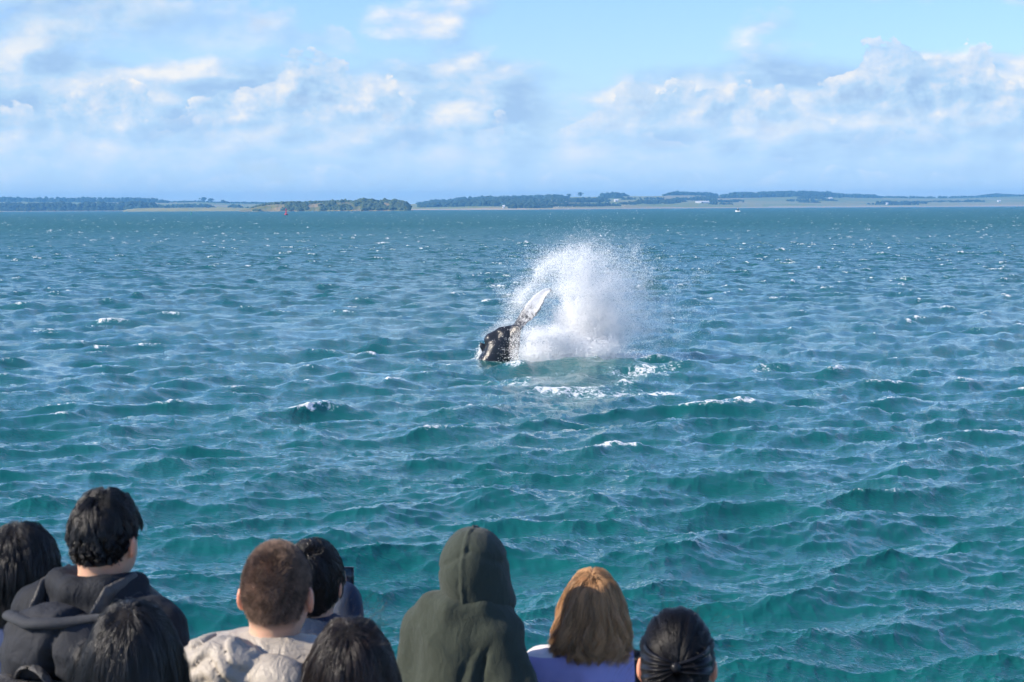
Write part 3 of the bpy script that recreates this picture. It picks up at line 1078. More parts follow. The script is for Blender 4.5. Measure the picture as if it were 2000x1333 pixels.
# thrown strands
jets(190, 620, 1132, 700, 26, (78, 17), (205, 45), 130, 0.0046, 1.3, 9)
jets(150, 600, 1150, 700, 30, (54, 15), (180, 45), 130, 0.0046, 1.25, 10)
jets(60, 500, 1078, 690, 20, (100, 13), (185, 40), 120, 0.0045, 1.25, 8)
jets(50, 160, 1145, 680, 28, (72, 16), (235, 30), 110, 0.0045, 1.25, 12)
# spatter and fringe at the waterline of the tail
gauss(3420, 962, 702, 14, 4, 0.35, 0.010)
gauss(350, 938, 692, 3, 8, 0.1, 0.009)
gauss(4750, 1200, 704, 50, 6, 0.6, 0.009)
PT = np.concatenate(pts_)
RD = np.concatenate(rad_) * 0.74
PT = np.concatenate([PT, PT + rg.normal(0, 0.055, PT.shape)])        # finer drops, twice as many
RD = np.concatenate([RD, RD])
# open hollows where the photograph sees through the spray
px_, py_ = 975 + (PT[:, 0] - WX) * WPX, 705 - PT[:, 2] * WPX
thin = np.ones(len(PT))
for (cx, cy, sx, sy, k) in [(1088, 592, 17, 20, 0.85), (1052, 668, 16, 8, 0.6), (1060, 600, 26, 16, 0.45), (1185, 655, 16, 14, 0.45), (1045, 615, 18, 16, 0.45)]:
    thin *= 1 - k * np.exp(-((px_ - cx) / sx) ** 2 - ((py_ - cy) / sy) ** 2)
clump = fbm(PT[:, 0] * 1.6, PT[:, 1] * 1.6, PT[:, 2] * 1.3 + 7, 4)
thin *= np.clip(0.35 + (clump - 0.36) * 3.4, 0.2, 1)
keep = rg.random(len(PT)) < thin
PT, RD = PT[keep], RD[keep]
print('drops', len(PT))
mt_dr, n = new_mat('spray_water')
finish(n, n.n('ShaderNodeBsdfDiffuse', i_Color=(0.985, 0.985, 0.985)).outputs[0])
me = bpy.data.meshes.new('whale_spray')
me.vertices.add(len(PT))
me.vertices.foreach_set('co', PT.astype(np.float32).ravel())
spray = bpy.data.objects.new('whale_spray', me)
COL.objects.link(spray)
fattr(spray, 'drop_radius', RD)
me.materials.append(mt_dr)
ng = bpy.data.node_groups.new('drops', 'GeometryNodeTree')
ng.interface.new_socket('Geometry', in_out='INPUT', socket_type='NodeSocketGeometry')
ng.interface.new_socket('Geometry', in_out='OUTPUT', socket_type='NodeSocketGeometry')
gi, go = ng.nodes.new('NodeGroupInput'), ng.nodes.new('NodeGroupOutput')
mp = ng.nodes.new('GeometryNodeMeshToPoints')
na = ng.nodes.new('GeometryNodeInputNamedAttribute')
na.data_type = 'FLOAT'
na.inputs['Name'].default_value = 'drop_radius'
sm = ng.nodes.new('GeometryNodeSetMaterial')
sm.inputs['Material'].default_value = mt_dr
ng.links.new(gi.outputs[0], mp.inputs['Mesh'])
ng.links.new(na.outputs['Attribute'], mp.inputs['Radius'])
ng.links.new(mp.outputs[0], sm.inputs['Geometry'])
ng.links.new(sm.outputs[0], go.inputs[0])
md = spray.modifiers.new('drops', 'NODES')
md.node_group = ng
tag(spray, 'tall fan of white spray thrown up beside the whale tail', 'spray', kind='stuff')
# ------------------------------------------------------------------ boat deck the watchers stand on (below the frame)
DECK, FORE = 3.45, 3.20
m_deck = flat_mat('deck_paint', (0.42, 0.45, 0.46), 0.55, 0.4, 0.15, 3.0)
m_hull = flat_mat('hull_paint', (0.75, 0.76, 0.76), 0.35, 0.5, 0.06, 1.0)
boat = empty('viewing_boat', (0, 1.0, 0))
tag(boat, 'deck of the viewing boat under the watching people', 'boat')
v, f = box(-3.2, 3.2, -4.0, 4.55, DECK - 0.12, DECK)
mesh_obj('deck', v, f, m_deck, boat, False)
v, f = box(-3.0, 3.0, 4.56, 6.3, FORE - 0.12, FORE)
mesh_obj('deck', v, f, m_deck, boat, False)
hv = []
for zz, k in ((-0.6, 0.72), (1.2, 0.9), (DECK - 0.26, 1.0)):
    for (x, y) in ((-3.1, -4.0), (-3.1, 4.0), (-2.6, 6.0), (0, 6.6), (2.6, 6.0), (3.1, 4.0), (3.1, -4.0)):
        hv.append((x * k, y * (0.9 + 0.1 * k), min(zz, FORE - 0.16) if y > 4.2 else zz))
hf = [(r * 7 + i, r * 7 + (i + 1) % 7, (r + 1) * 7 + (i + 1) % 7, (r + 1) * 7 + i) for r in range(2) for i in range(7)] + [tuple(range(6, -1, -1)), tuple(range(14, 21))]
mesh_obj('hull', hv, hf, m_hull, boat, False)


# ------------------------------------------------------------------ people
def cloth(name, col, rough=0.85, weave=420.0, wv=0.15, var=0.18, fold=0.0, sheen=0.0, spec=0.2):
    m_, q = new_mat(name)
    p_ = q.n('ShaderNodeTexCoord').outputs['Object']
    n1_ = q.noise(p_, 9.0, 4.0, 0.6)
    c = q.mix(n1_, tuple(x * (1 - var) for x in col), tuple(min(1, x * (1 + var)) for x in col))
    fine = q.noise(p_, weave, 2.0, 0.6)
    c = q.mix(q.m('MULTIPLY', fine, 0.35), c, tuple(x * 0.55 for x in col))
    wr = q.noise(q.vm('MULTIPLY', p_, (1.0, 1.0, 0.55)), 26.0, 4.0, 0.55, 0.8)
    hgt = q.m('ADD', q.m('MULTIPLY', fine, wv * 0.004), q.m('MULTIPLY', wr, 0.010 * (0.4 + fold)))
    bp = q.n('ShaderNodeBump', i_Strength=1.0, i_Distance=1.0, i_Height=hgt)
    b = q.n('ShaderNodeBsdfPrincipled', i_Base_Color=c, i_Roughness=rough, i_Specular_IOR_Level=spec)
    if sheen:
        b.inputs['Sheen Weight'].default_value = sheen
    q.put(b.inputs['Normal'], bp.outputs[0])
    finish(q, b.outputs[0])
    return m_


def skin_mat(name, col):
    m_, q = new_mat(name)
    p_ = q.n('ShaderNodeTexCoord').outputs['Object']
    c = q.mix(q.noise(p_, 30.0, 4.0, 0.6), tuple(x * 0.86 for x in col), tuple(x * 1.1 for x in col))
    c = q.mix(q.n('ShaderNodeAttribute', attribute_name='ear_glow').outputs['Fac'], c, (0.78, 0.30, 0.17))  # orange of sun shining through the ears, painted into the skin colour
    c = q.mix(q.n('ShaderNodeAttribute', attribute_name='stubble').outputs['Fac'], c, (0.20, 0.125, 0.088))
    b = q.n('ShaderNodeBsdfPrincipled', i_Base_Color=c, i_Roughness=0.5, i_IOR=1.4)
    b.inputs['Subsurface Weight'].default_value = 0.35
    b.inputs['Subsurface Radius'].default_value = (1.0, 0.35, 0.18)
    b.inputs['Subsurface Scale'].default_value = 0.012
    finish(q, b.outputs[0])
    return m_


def hair_mat(name, col, rough=0.32, col2=None, ior=1.32):
    m_, q = new_mat(name)
    h_ = q.n('ShaderNodeBsdfHairPrincipled')
    try:
        h_.model = 'CHIANG'
    except Exception:
        pass
    h_.parametrization = 'COLOR'
    inf = q.n('ShaderNodeHairInfo')
    rnd = inf.outputs['Random']
    c = q.mix(rnd, tuple(x * 0.6 for x in col), col2 or tuple(min(1, x * 1.5) for x in col))
    q.put(h_.inputs['Color'], c)
    h_.inputs['Roughness'].default_value = rough
    h_.inputs['Radial Roughness'].default_value = rough * 1.2
    h_.inputs['IOR'].default_value = ior
    finish(q, h_.outputs[0])
    return m_


def dark_hair(name, col, spec=0.35, rough=0.36):
    m_, q = new_mat(name)
    rnd = q.n('ShaderNodeHairInfo').outputs['Random']
    tone = q.n('ShaderNodeAttribute', attribute_name='tone').outputs['Fac']
    c = q.mix(q.m('MULTIPLY_ADD', rnd, 0.4, q.m('MULTIPLY', tone, 0.6)), tuple(x * 0.30 for x in col), tuple(x * 2.0 for x in col))
    b = q.n('ShaderNodeBsdfPrincipled', i_Base_Color=c, i_Roughness=rough, i_Specular_IOR_Level=spec)
    finish(q, b.outputs[0])
    return m_


m_skin = skin_mat('skin', (0.60, 0.36, 0.25))
m_hairblack = dark_hair('black_hair', (0.0075, 0.0062, 0.0058), 0.6, 0.32)
m_hairbrown = dark_hair('dark_brown_hair', (0.017, 0.010, 0.0075), 0.55, 0.34)
m_hairfair = dark_hair('fair_brown_hair', (0.40, 0.225, 0.105), 0.35, 0.42)
m_cap = flat_mat('hair_roots', (0.012, 0.010, 0.009), 0.7, 0.2)
m_capfair = flat_mat('fair_hair_roots', (0.10, 0.055, 0.025), 0.7, 0.2)
m_trouser = cloth('dark_denim', (0.03, 0.04, 0.06))
m_shoe = flat_mat('shoe_leather', (0.04, 0.04, 0.045), 0.5)


def rotz(a):
    return Matrix.Rotation(a, 3, 'Z')


class Person:
    def __init__(self, px, top, dist, floor, label, yaw=0.0, head_yaw=0.0, head_tilt=0.0, nod=0.0, sw=0.175, fine=0.009, arms='pockets', skin=None, hair_up=0.02, jacket=None, jname='jacket', body_dx=0.0, stubble=False, shrug=0.0):
        p = at(px, top, dist)
        self.H = H = p.z - floor - hair_up
        self.root = empty('person', (p.x - body_dx, p.y, floor), yaw)
        tag(self.root, label, 'person', 'watchers at the bow')
        self.sw = sw
        # head frame: rotation about the neck joint
        hr = Matrix.Rotation(head_yaw - yaw, 3, 'Z') @ Matrix.Rotation(head_tilt, 3, 'Y') @ Matrix.Rotation(-nod, 3, 'X')
        self.hr = hr
        off = Matrix.Rotation(-yaw, 3, 'Z') @ Vector((body_dx, 0, 0))
        self.hc = Vector((off.x, off.y, H - 0.118))
        self.neck = Vector((off.x * 0.4, -0.02 + off.y * 0.4, H - 0.30 + shrug))
        zs = np.r_[np.arange(-0.01, H - 0.36, 0.018), np.arange(H - 0.36, H + 0.05, fine * 0.85)]
        F_ = Field((-0.36, -0.24, 0), (0.36, 0.36 if arms == 'pockets' else 0.52, 1), fine, zs)
        hp = lambda x, y, z: self.hc + hr @ Vector((x, y, z))
        self.hp = hp
        F_.add(F_.ell(hp(0, -0.008, 0.012), (0.077, 0.096, 0.107), hr), 0)
        F_.add(F_.ell(hp(0, 0.022, -0.045), (0.062, 0.075, 0.072), hr), 0.04)
        F_.add(F_.cone(hp(0, 0.088, 0.0), hp(0, 0.108, -0.035), 0.009, 0.014), 0.015)
        F_.add(F_.ell(hp(0, 0.088, -0.068), (0.024, 0.012, 0.010), hr), 0.008)
        F_.add(F_.ell(hp(0, 0.075, -0.10), (0.026, 0.022, 0.018), hr), 0.02)
        for s in (-1, 1):
            F_.cut(F_.ell(hp(0.031 * s, 0.099, 0.004), (0.017, 0.016, 0.010), hr), 0.01)
            F_.add(F_.ell(hp(0.031 * s, 0.084, 0.002), (0.011, 0.011, 0.010), hr), 0.002)
            er = hr @ Matrix.Rotation(0.45 * s, 3, 'Z')
            F_.add(F_.ell(hp(0.086 * s, -0.010, -0.012), (0.0095, 0.024, 0.034), er), 0.007)
        F_.add(F_.cone(hp(0, -0.022, -0.05), self.neck, 0.055, 0.064), 0.03)
        shz = H - 0.335 + shrug
        self.shz = shz
        F_.add(F_.cone(self.neck, (0, -0.01, shz), 0.07, 0.10), 0.05)
        F_.add(F_.cone((-sw + 0.03, -0.01, shz), (sw - 0.03, -0.01, shz), 0.06, 0.06), 0.06)
        F_.add(F_.ell((0, 0, shz - 0.16), (sw * 0.86, 0.105, 0.24)), 0.06)
        hipz = H * 0.53
        F_.add(F_.ell((0, 0, hipz), (0.155, 0.105, 0.14)), 0.08)
        F_.add(F_.cone((0, 0, shz - 0.2), (0, 0, hipz), 0.115, 0.125), 0.05)
        self.arms = []
        for s in (-1, 1):
            sh = (s * (sw - 0.005), -0.01, shz - 0.01)
            if arms == 'pockets':
                el = (s * (sw + 0.055), -0.045, shz - 0.29)
                wr = (s * 0.150, 0.105, shz - 0.47)
                ha = (s * 0.105, 0.125, shz - 0.53)
                F_.add(F_.chain([sh, el, wr], [0.052, 0.042, 0.030], 0.02), 0.03)
                F_.add(F_.ell(ha, (0.03, 0.022, 0.045)), 0.02)
                for k in range(4):
                    F_.add(F_.cone((ha[0] + s * (-0.024 + 0.015 * k), ha[1], ha[2] - 0.03), (ha[0] + s * (-0.026 + 0.016 * k), ha[1] + 0.004, ha[2] - 0.085 - 0.008 * (k in (1, 2))), 0.009, 0.0075), 0.006)
                F_.add(F_.cone((ha[0] - s * 0.03, ha[1], ha[2]), (ha[0] - s * 0.05, ha[1] + 0.01, ha[2] - 0.05), 0.010, 0.008), 0.006)
                self.arms.append((sh, el, wr))
            else:                                # both hands raised in front of the face
                el = (s * (sw - 0.02) - 0.02, 0.16, shz - 0.22)
                wr = (s * 0.075 - 0.035, 0.30, shz + 0.10)
                ha = (s * 0.062 - 0.035, 0.335, shz + 0.155)
                F_.add(F_.chain([sh, el, wr], [0.052, 0.042, 0.028], 0.02), 0.03)
                F_.add(F_.ell(ha, (0.014, 0.036, 0.042)), 0.015)
                for k in range(4):
                    b0_ = (ha[0], ha[1] + 0.018, ha[2] + 0.034 - 0.019 * k)
                    b1_ = (ha[0] - s * 0.02, ha[1] + 0.055, b0_[2] + 0.004)
                    b2_ = (ha[0] - s * 0.052, ha[1] + 0.050 - 0.004 * (k == 3), b0_[2] + 0.002)
                    F_.add(F_.chain([b0_, b1_, b2_], [0.009, 0.0085, 0.0075], 0.004), 0.004)
                F_.add(F_.chain([(ha[0], ha[1] - 0.02, ha[2]), (ha[0] - s * 0.03, ha[1] - 0.012, ha[2] + 0.015), (ha[0] - s * 0.05, ha[1] + 0.002, ha[2] + 0.015)], [0.011, 0.010, 0.008], 0.004), 0.006)
                self.arms.append((sh, el, wr))
        for s in (-1, 1):
            F_.add(F_.chain([(s * 0.09, 0, hipz - 0.05), (s * 0.10, 0.015, H * 0.28), (s * 0.10, -0.02, 0.09)], [0.088, 0.058, 0.040], 0.03), 0.04)
            F_.add(F_.cone((s * 0.10, -0.03, 0.045), (s * 0.115, 0.13, 0.03), 0.042, 0.034), 0.03)
        v, f = F_.mesh()
        body = mesh_obj('body', v, f, skin or m_skin, self.root)
        ear_glow = np.zeros(len(v))
        inv = np.array(hr.transposed())
        lv = (v - np.array(self.hc)) @ inv.T
        ear_glow = np.clip((np.abs(lv[:, 0]) - 0.080) / 0.006, 0, 1) * (np.abs(lv[:, 2] + 0.012) < 0.04) * 0.55
        fattr(body, 'ear_glow', ear_glow)
        ly_, lz_ = lv[:, 1], lv[:, 2] - 0.012
        line_ = np.where(ly_ > 0.0, 0.01 + ly_ * 0.75, np.maximum(-0.092, -0.012 + ly_ * 1.6))
        fattr(body, 'stubble', np.clip((lz_ - line_) / 0.022, 0, 1) * (np.abs(lv[:, 0]) < 0.081) * stubble)
        self.body = body
        # trousers and shoes
        G = Field((-0.26, -0.18, 0), (0.26, 0.22, 1), 0.02, np.arange(0.03, hipz + 0.14, 0.022))
        for s in (-1, 1):
            G.add(G.chain([(s * 0.09, 0, hipz - 0.05), (s * 0.10, 0.015, H * 0.28), (s * 0.10, -0.02, 0.10)], [0.105, 0.078, 0.068], 0.03), 0.05)
        G.add(G.ell((0, 0, hipz), (0.172, 0.122, 0.15)), 0.06)
        G.d = G.d + 0.02 * G.noise(9.0)
        mesh_obj('trousers', *G.mesh(), m_trouser, self.root)
        for s in (-1, 1):
            G = Field((-0.2, -0.12, -0.002), (0.2, 0.2, 0.12), 0.014)
            G.add(G.cone((s * 0.10, -0.03, 0.05), (s * 0.115, 0.135, 0.035), 0.050, 0.042), 0.02)
            G.add(G.cone((s * 0.10, -0.02, 0.05), (s * 0.10, -0.02, 0.11), 0.048, 0.048), 0.02)
            G.d = np.maximum(G.d, 0.004 - G.Z)
            mesh_obj('shoe', *G.mesh(), m_shoe, self.root)

    def torso(self, pad=0.03, fold=0.02, low=0.42, h=0.0105, collar=0.04, quilt=0.0, arm_pad=0.028, seed=0.0, top=0.02, yext=0.30):
        """jacket or jumper field: padded torso, sleeves, folds; hoods and collars are added by the caller"""
        H, shz, sw = self.H, self.shz, self.sw
        zlo = H * low
        G = Field((-sw - 0.20, -0.34, 0), (sw + 0.20, yext, 1), h, np.arange(zlo - 0.02, H + top, h))
        G.add(G.cone((-sw + 0.03, -0.012, shz), (sw - 0.03, -0.012, shz), 0.062 + pad, 0.062 + pad), 0)
        G.add(G.cone(self.neck + Vector((0, 0, -0.02)), (0, -0.01, shz), 0.078 + collar * 0.4, 0.10 + pad), 0.07)
        G.add(G.ell((0, 0, shz - 0.15), (sw * 0.88 + pad, 0.115 + pad, 0.27)), 0.06)
        G.add(G.cone((0, 0.0, shz - 0.2), (0, 0, zlo + 0.02), 0.135 + pad, 0.150 + pad), 0.06)
        for (sh, el, wr) in self.arms:
            G.add(G.chain([sh, el, wr], [0.058 + arm_pad, 0.050 + arm_pad, 0.040 + arm_pad * 0.7], 0.03), 0.035)
        st = fbm(G.X * 7 + seed, G.Y * 7, G.Z * 3.2 - G.X * 4, 3) - 0.5
        G.d = G.d + fold * st * 1.6 + fold * 0.5 * G.noise(17.0, 2, seed)
        if quilt:
            band = np.abs(np.sin((G.Z + 0.02 * np.sin(G.X * 9)) * math.pi / 0.062))
            G.d = G.d - quilt * (np.sqrt(band) - 0.6)
        return G

    def finish_cloth(self, G, mat, name='jacket', low=0.42):
        G.d = np.maximum(G.d, self.H * low - G.Z)
        o = mesh_obj(name, *G.mesh(), mat, self.root)
        return o

    # ---- hair
    def cap(self, mat, thick=0.010, low=-0.60, name='hair_cap', extra=None):
        c, hr = self.hc, self.hr
        G = Field((c.x - 0.16, c.y - 0.18, c.z - 0.22), (c.x + 0.16, c.y + 0.16, c.z + 0.16), 0.008)
        G.add(G.ell(self.hp(0, -0.008, 0.012), (0.077 + thick, 0.096 + thick, 0.107 + thick), hr), 0)
        if extra:
            extra(G)
        x, y, z = G.local(c, hr)
        G.d = np.maximum(G.d, (y * 0.9 - z * 1.0) - 0.012)         # face and ears stay bare
        G.d = np.maximum(G.d, -z + low * 0.12 - np.maximum(0, -y - 0.03) * 0.25)
        return mesh_obj(name, *G.mesh(), mat, self.root)

    def strands(self, mat, N, length, steps=12, kind='short', shell=(1.06, 1.18), radius=0.00035, clump=0.5, wave=0.0, seed=1, crown=(0.15, -0.55, 0.82), low=-0.55, part=0.0, fly=0.03, name='hair', knot=None, wind=0.0, noscale=None, z_end=None, locks=220, lock_pull=0.72):
        g = np.random.default_rng(seed)
        E = np.array([0.079, 0.098, 0.109])
        u = g.normal(size=(N * 3, 3))
        u /= np.linalg.norm(u, axis=1, keepdims=True)
        x, y, z = u.T
        line = np.where(y > 0.15, 0.15 + (y - 0.15) * 0.75, np.where(y > -0.25, -0.10 - (0.15 - y) * 0.1, low + 0.5 * (y + 1.0) * 0.25))
        ok = z > line + g.normal(0, 0.03, len(z))
        u = u[ok][:N]
        N = len(u)
        nrm = u / E
        nrm /= np.linalg.norm(nrm, axis=1, keepdims=True)
        sh = g.uniform(shell[0], shell[1], N)
        if kind == 'pulled':
            aa = np.arctan2(u[:, 0], u[:, 2] + 0.2)
            sh = sh + 0.075 * (vnoise(aa * 11, u[:, 1] * 1.5, 0 * aa + 3) - 0.5)
        elif kind != 'buzz':
            sh = sh + 0.13 * clump * (vnoise(u[:, 0] * 9, u[:, 1] * 9, u[:, 2] * 5 + seed) - 0.5) * np.where(u[:, 2] > 0, 1, 0.6)
        p = u * E * 1.03
        cl = np.stack([vnoise(u[:, 0] * 6 + 10 * k + seed, u[:, 1] * 6, u[:, 2] * 6) - 0.5 for k in range(3)], -1)
        cf = np.stack([vnoise(u[:, 0] * 17 + 10 * k + seed, u[:, 1] * 17, u[:, 2] * 17) - 0.5 for k in range(3)], -1)
        cr = np.array(crown) / np.linalg.norm(crown)
        away = u - cr[None] * np.sum(u * cr, 1)[:, None]
        away = away - nrm * np.sum(away * nrm, 1)[:, None]
        away /= np.maximum(np.linalg.norm(away, axis=1, keepdims=True), 0.05)
        swirl = np.cross(nrm, away)
        down = np.array([0, 0, -1.0])[None]
        L = length * g.uniform(0.75, 1.08, N)
        if noscale is not None:
            L = L * noscale(u)
        if z_end is not None:                    # cut to one line all round
            L = (u[:, 2] * E[2] - z_end) * 1.17 * g.uniform(0.80, 1.07, N) * (1 + 0.6 * cl[:, 1] + 0.25 * cf[:, 0]) + 0.02
        step = L / (steps - 1)
        if kind == 'short':
            d = 0.34 * nrm + 0.8 * away + 0.35 * swirl + 0.8 * cl * clump + 0.5 * cf * clump
        elif kind == 'buzz':
            d = nrm + 0.5 * away
        elif kind == 'pulled':
            kp = np.array(knot)
            d = 0.15 * nrm + (kp[None] - p) * 4
        else:
            side = np.sign(u[:, 0] - part)[:, None] * np.array([[1.0, 0, 0]])
            d = 0.55 * nrm + 0.45 * away + 0.25 * side * (u[:, 2:3] > 0.5) + 0.5 * cl * clump
        d += g.normal(0, fly, (N, 3)) * 2
        d /= np.linalg.norm(d, axis=1, keepdims=True)
        P_ = [p.copy()]
        ph = (vnoise(u[:, 0] * 5 + seed * 3, u[:, 1] * 5, u[:, 2] * 5) * 22 + g.normal(0, 0.5, N))
        alive = np.ones(N)
        for i in range(1, steps):
            t = i / (steps - 1)
            if kind == 'short':
                tgt = d + 0.12 * down + 0.25 * cf * clump
            elif kind == 'buzz':
                tgt = d
            elif kind == 'pulled':
                to = np.array(knot)[None] - p
                dist = np.linalg.norm(to, axis=1, keepdims=True)
                tgt = d * 0.2 + to / np.maximum(dist, 0.01) + 0.25 * cf * clump
            else:
                tgt = d * 0.9 + 0.62 * down + 0.20 * cl * clump + np.array([[wind, 0, 0]])
            d = tgt / np.linalg.norm(tgt, axis=1, keepdims=True)
            q = p + d * step[:, None]
            kk = np.linalg.norm(q / E, axis=1)
            s_i = sh * (1.0 if kind != 'pulled' else 1.0)
            inside = kk < s_i
            q = np.where(inside[:, None], q * (s_i / np.maximum(kk, 1e-6))[:, None], q)
            if kind == 'short' and name == 'hair':
                kk = np.linalg.norm(q / E, axis=1)
                lim = sh * (1.02 + 0.05 * t)
                q = np.where((kk > lim)[:, None], q * (lim / kk)[:, None], q)
            if kind in ('long', 'bob'):          # keep off the neck and shoulders
                below = q[:, 2] < -0.06
                rr = np.hypot(q[:, 0], q[:, 1] + 0.02)
                need = np.interp(-q[:, 2], [0.06, 0.14, 0.20, 0.26, 0.40], [0.085, 0.082, 0.095, 0.135, 0.16]) * (0.92 + 0.25 * (sh - shell[0]) / max(1e-6, shell[1] - shell[0]))
                if kind == 'bob':
                    need = np.interp(-q[:, 2], [0.06, 0.14, 0.22, 0.4], [0.086, 0.084, 0.095, 0.12]) * (0.9 + 0.35 * (sh - shell[0]) / max(1e-6, shell[1] - shell[0]))
                fix = below & (rr < need)
                k2 = np.where(fix, need / np.maximum(rr, 1e-4), 1.0)
                q[:, 0] *= k2
                q[:, 1] = (q[:, 1] + 0.02) * k2 - 0.02
            q += g.normal(0, fly * 0.0035, (N, 3)) * t
            if wave:
                q[:, 0] += wave * t * np.cos(ph + t * 9.0) * 0.35
                q[:, 1] += wave * t * np.sin(ph * 1.3 + t * 8.0) * 0.25
            d = q - p
            d /= np.maximum(np.linalg.norm(d, axis=1, keepdims=True), 1e-5)
            p = q
            P_.append(p.copy())
        A = np.stack(P_, 1)
        if locks:                                # gather the strands into locks
            gi_ = g.choice(N, min(locks, N), replace=False)
            near = np.empty(N, int)
            for c0 in range(0, N, 4000):
                near[c0:c0 + 4000] = ((u[c0:c0 + 4000, None] - u[None, gi_]) ** 2).sum(-1).argmin(1)
            wt = (lock_pull * np.linspace(0, 1, steps) ** 0.7)[None, :, None] * g.uniform(0.6, 1.0, (N, 1, 1))
            A = A * (1 - wt) + A[gi_[near]] * wt
            cl[:, 0] = 0.45 * (g.random(len(gi_))[near] - 0.5) + 0.5 * cl[:, 0]
        A = A + np.array([0, -0.008, 0.012])     # N, steps, 3 in head space
        A = A @ np.array(self.hr).T + np.array(self.hc)
        return self.curves(name, A, mat, radius, np.clip(0.5 + 1.3 * cl[:, 0] + 0.9 * cf[:, 1], 0, 1))

    def curves(self, name, A, mat, radius, tone=None):
        N, k, _ = A.shape
        hc = bpy.data.hair_curves.new(name)
        hc.add_curves([k] * N)
        hc.attributes['position'].data.foreach_set('vector', A.astype(np.float32).ravel())
        ra = hc.attributes.get('radius') or hc.attributes.new('radius', 'FLOAT', 'POINT')
        tp = np.clip(1.15 - np.linspace(0, 1, k) ** 3, 0.15, 1.0)
        ra.data.foreach_set('value', np.tile(tp * radius, N).astype(np.float32))
        ta = hc.attributes.new('tone', 'FLOAT', 'CURVE')
        ta.data.foreach_set('value', (np.full(N, 0.5) if tone is None else tone).astype(np.float32))
        hc.materials.append(mat)
        o = bpy.data.objects.new(name, hc)
        COL.objects.link(o)
        o.parent = self.root
        return o


def tube(pts, r, m=10, flat=1.0):
    """closed tube along a polyline; r scalar or list"""
    pts = np.array(pts, float)
    k = len(pts)
    r = np.ones(k) * r if np.isscalar(r) else np.array(r)
    T = np.gradient(pts, axis=0)
    T /= np.linalg.norm(T, axis=1, keepdims=True)
    up = np.array([0.0, 0.0, 1.0]) if abs(T[0][2]) < 0.9 else np.array([1.0, 0, 0])
    vs_, A_ = [], np.cross(T, up)
    A_ /= np.maximum(np.linalg.norm(A_, axis=1, keepdims=True), 1e-6)
    B_ = np.cross(T, A_)
    for i in range(k):
        for j in range(m):
            a = 2 * math.pi * j / m
            vs_.append(pts[i] + r[i] * (math.cos(a) * A_[i] + flat * math.sin(a) * B_[i]))
    fs = [(i * m + j, i * m + (j + 1) % m, (i + 1) * m + (j + 1) % m, (i + 1) * m + j) for i in range(k - 1) for j in range(m)]
    fs += [tuple(range(m)), tuple((k - 1) * m + j for j in range(m - 1, -1, -1))]
    return vs_, fs


# 1 far left watcher, dark hair
p1 = Person(42, 1022, 5.75, FORE, 'dark haired person in navy jacket cut off by the left edge', yaw=R(-20), head_yaw=R(-14), fine=0.010, sw=0.17)
p1.cap(m_cap, 0.014)
p1.strands(m_hairblack, 9000, 0.15, 12, 'bob', (1.09, 1.24), seed=11, clump=0.7, low=-0.7)
G = p1.torso(0.03, 0.02, seed=3)
G.add(G.ell((0, -0.10, p1.shz + 0.03), (0.12, 0.06, 0.05)), 0.04)
p1.finish_cloth(G, cloth('navy_jacket', (0.035, 0.055, 0.13), 0.7))

# 2 tall man in charcoal hooded jacket
p2 = Person(206, 956, 5.35, DECK, 'tall man with short black hair in charcoal hooded jacket wearing a backpack', yaw=R(-32), head_yaw=R(-20), nod=R(4), sw=0.195, fine=0.0085, body_dx=0.02)
p2.cap(m_cap, 0.008, -0.5)
p2.strands(m_hairblack, 14000, 0.046, 9, 'short', (1.09, 1.17), seed=5, clump=1.3, low=-0.62, radius=0.0004, fly=0.02,
           noscale=lambda u: np.where(u[:, 2] > 0.3, 1.1, np.clip(0.62 + u[:, 2] * 1.3, 0.16, 1)) * np.where((np.abs(u[:, 0]) > 0.72) & (u[:, 2] < 0.25), 0.35, 1.0))
G = p2.torso(0.036, 0.03, seed=7, arm_pad=0.036)
hz_ = p2.shz
G.add(G.chain([(-0.105, 0.03, hz_ + 0.10), (-0.080, -0.07, hz_ + 0.105), (0.0, -0.105, hz_ + 0.095), (0.080, -0.07, hz_ + 0.10), (0.105, 0.03, hz_ + 0.10)], [0.036] * 5, 0.02), 0.03)
o = p2.finish_cloth(G, cloth('charcoal_jacket', (0.020, 0.022, 0.027), 0.75, fold=0.5))
G = Field((-0.23, -0.33, hz_ - 0.20), (0.23, 0.02, hz_ + 0.12), 0.0085)
hood = smin(G.ell((-0.01, -0.165, hz_ - 0.01), (0.165, 0.088, 0.080)), G.ell((-0.06, -0.180, hz_ - 0.07), (0.115, 0.078, 0.080)), 0.04)
hood = smin(hood, G.ell((0.085, -0.165, hz_ - 0.055), (0.085, 0.065, 0.075)), 0.02)
crs = np.abs(G.X - 0.055 - 0.3 * (G.Z - hz_))
hood = hood + 0.034 * (fbm(G.X * 10 + 2, G.Y * 10, G.Z * 15, 3) - 0.5) + 0.022 * np.exp(-(crs / 0.012) ** 2)
hood = hood + 0.012 * np.sin(G.Z * 75 + G.X * 20) * np.exp(-((G.X - 0.05) / 0.07) ** 2) * 0.5
G.add(hood, 0)
p2h = mesh_obj('hood', *G.mesh(), cloth('charcoal_hood', (0.030, 0.032, 0.038), 0.8, fold=0.5), p2.root)
rim = mesh_obj('hood_rim', *tube([(-0.165, -0.12, hz_ + 0.012), (-0.12, -0.215, hz_ + 0.035), (-0.02, -0.250, hz_ + 0.030), (0.08, -0.225, hz_ + 0.038), (0.145, -0.13, hz_ + 0.045)], [0.016, 0.021, 0.022, 0.021, 0.014], 12, 0.7), cloth('charcoal_rim', (0.045, 0.048, 0.055), 0.8), p2h)

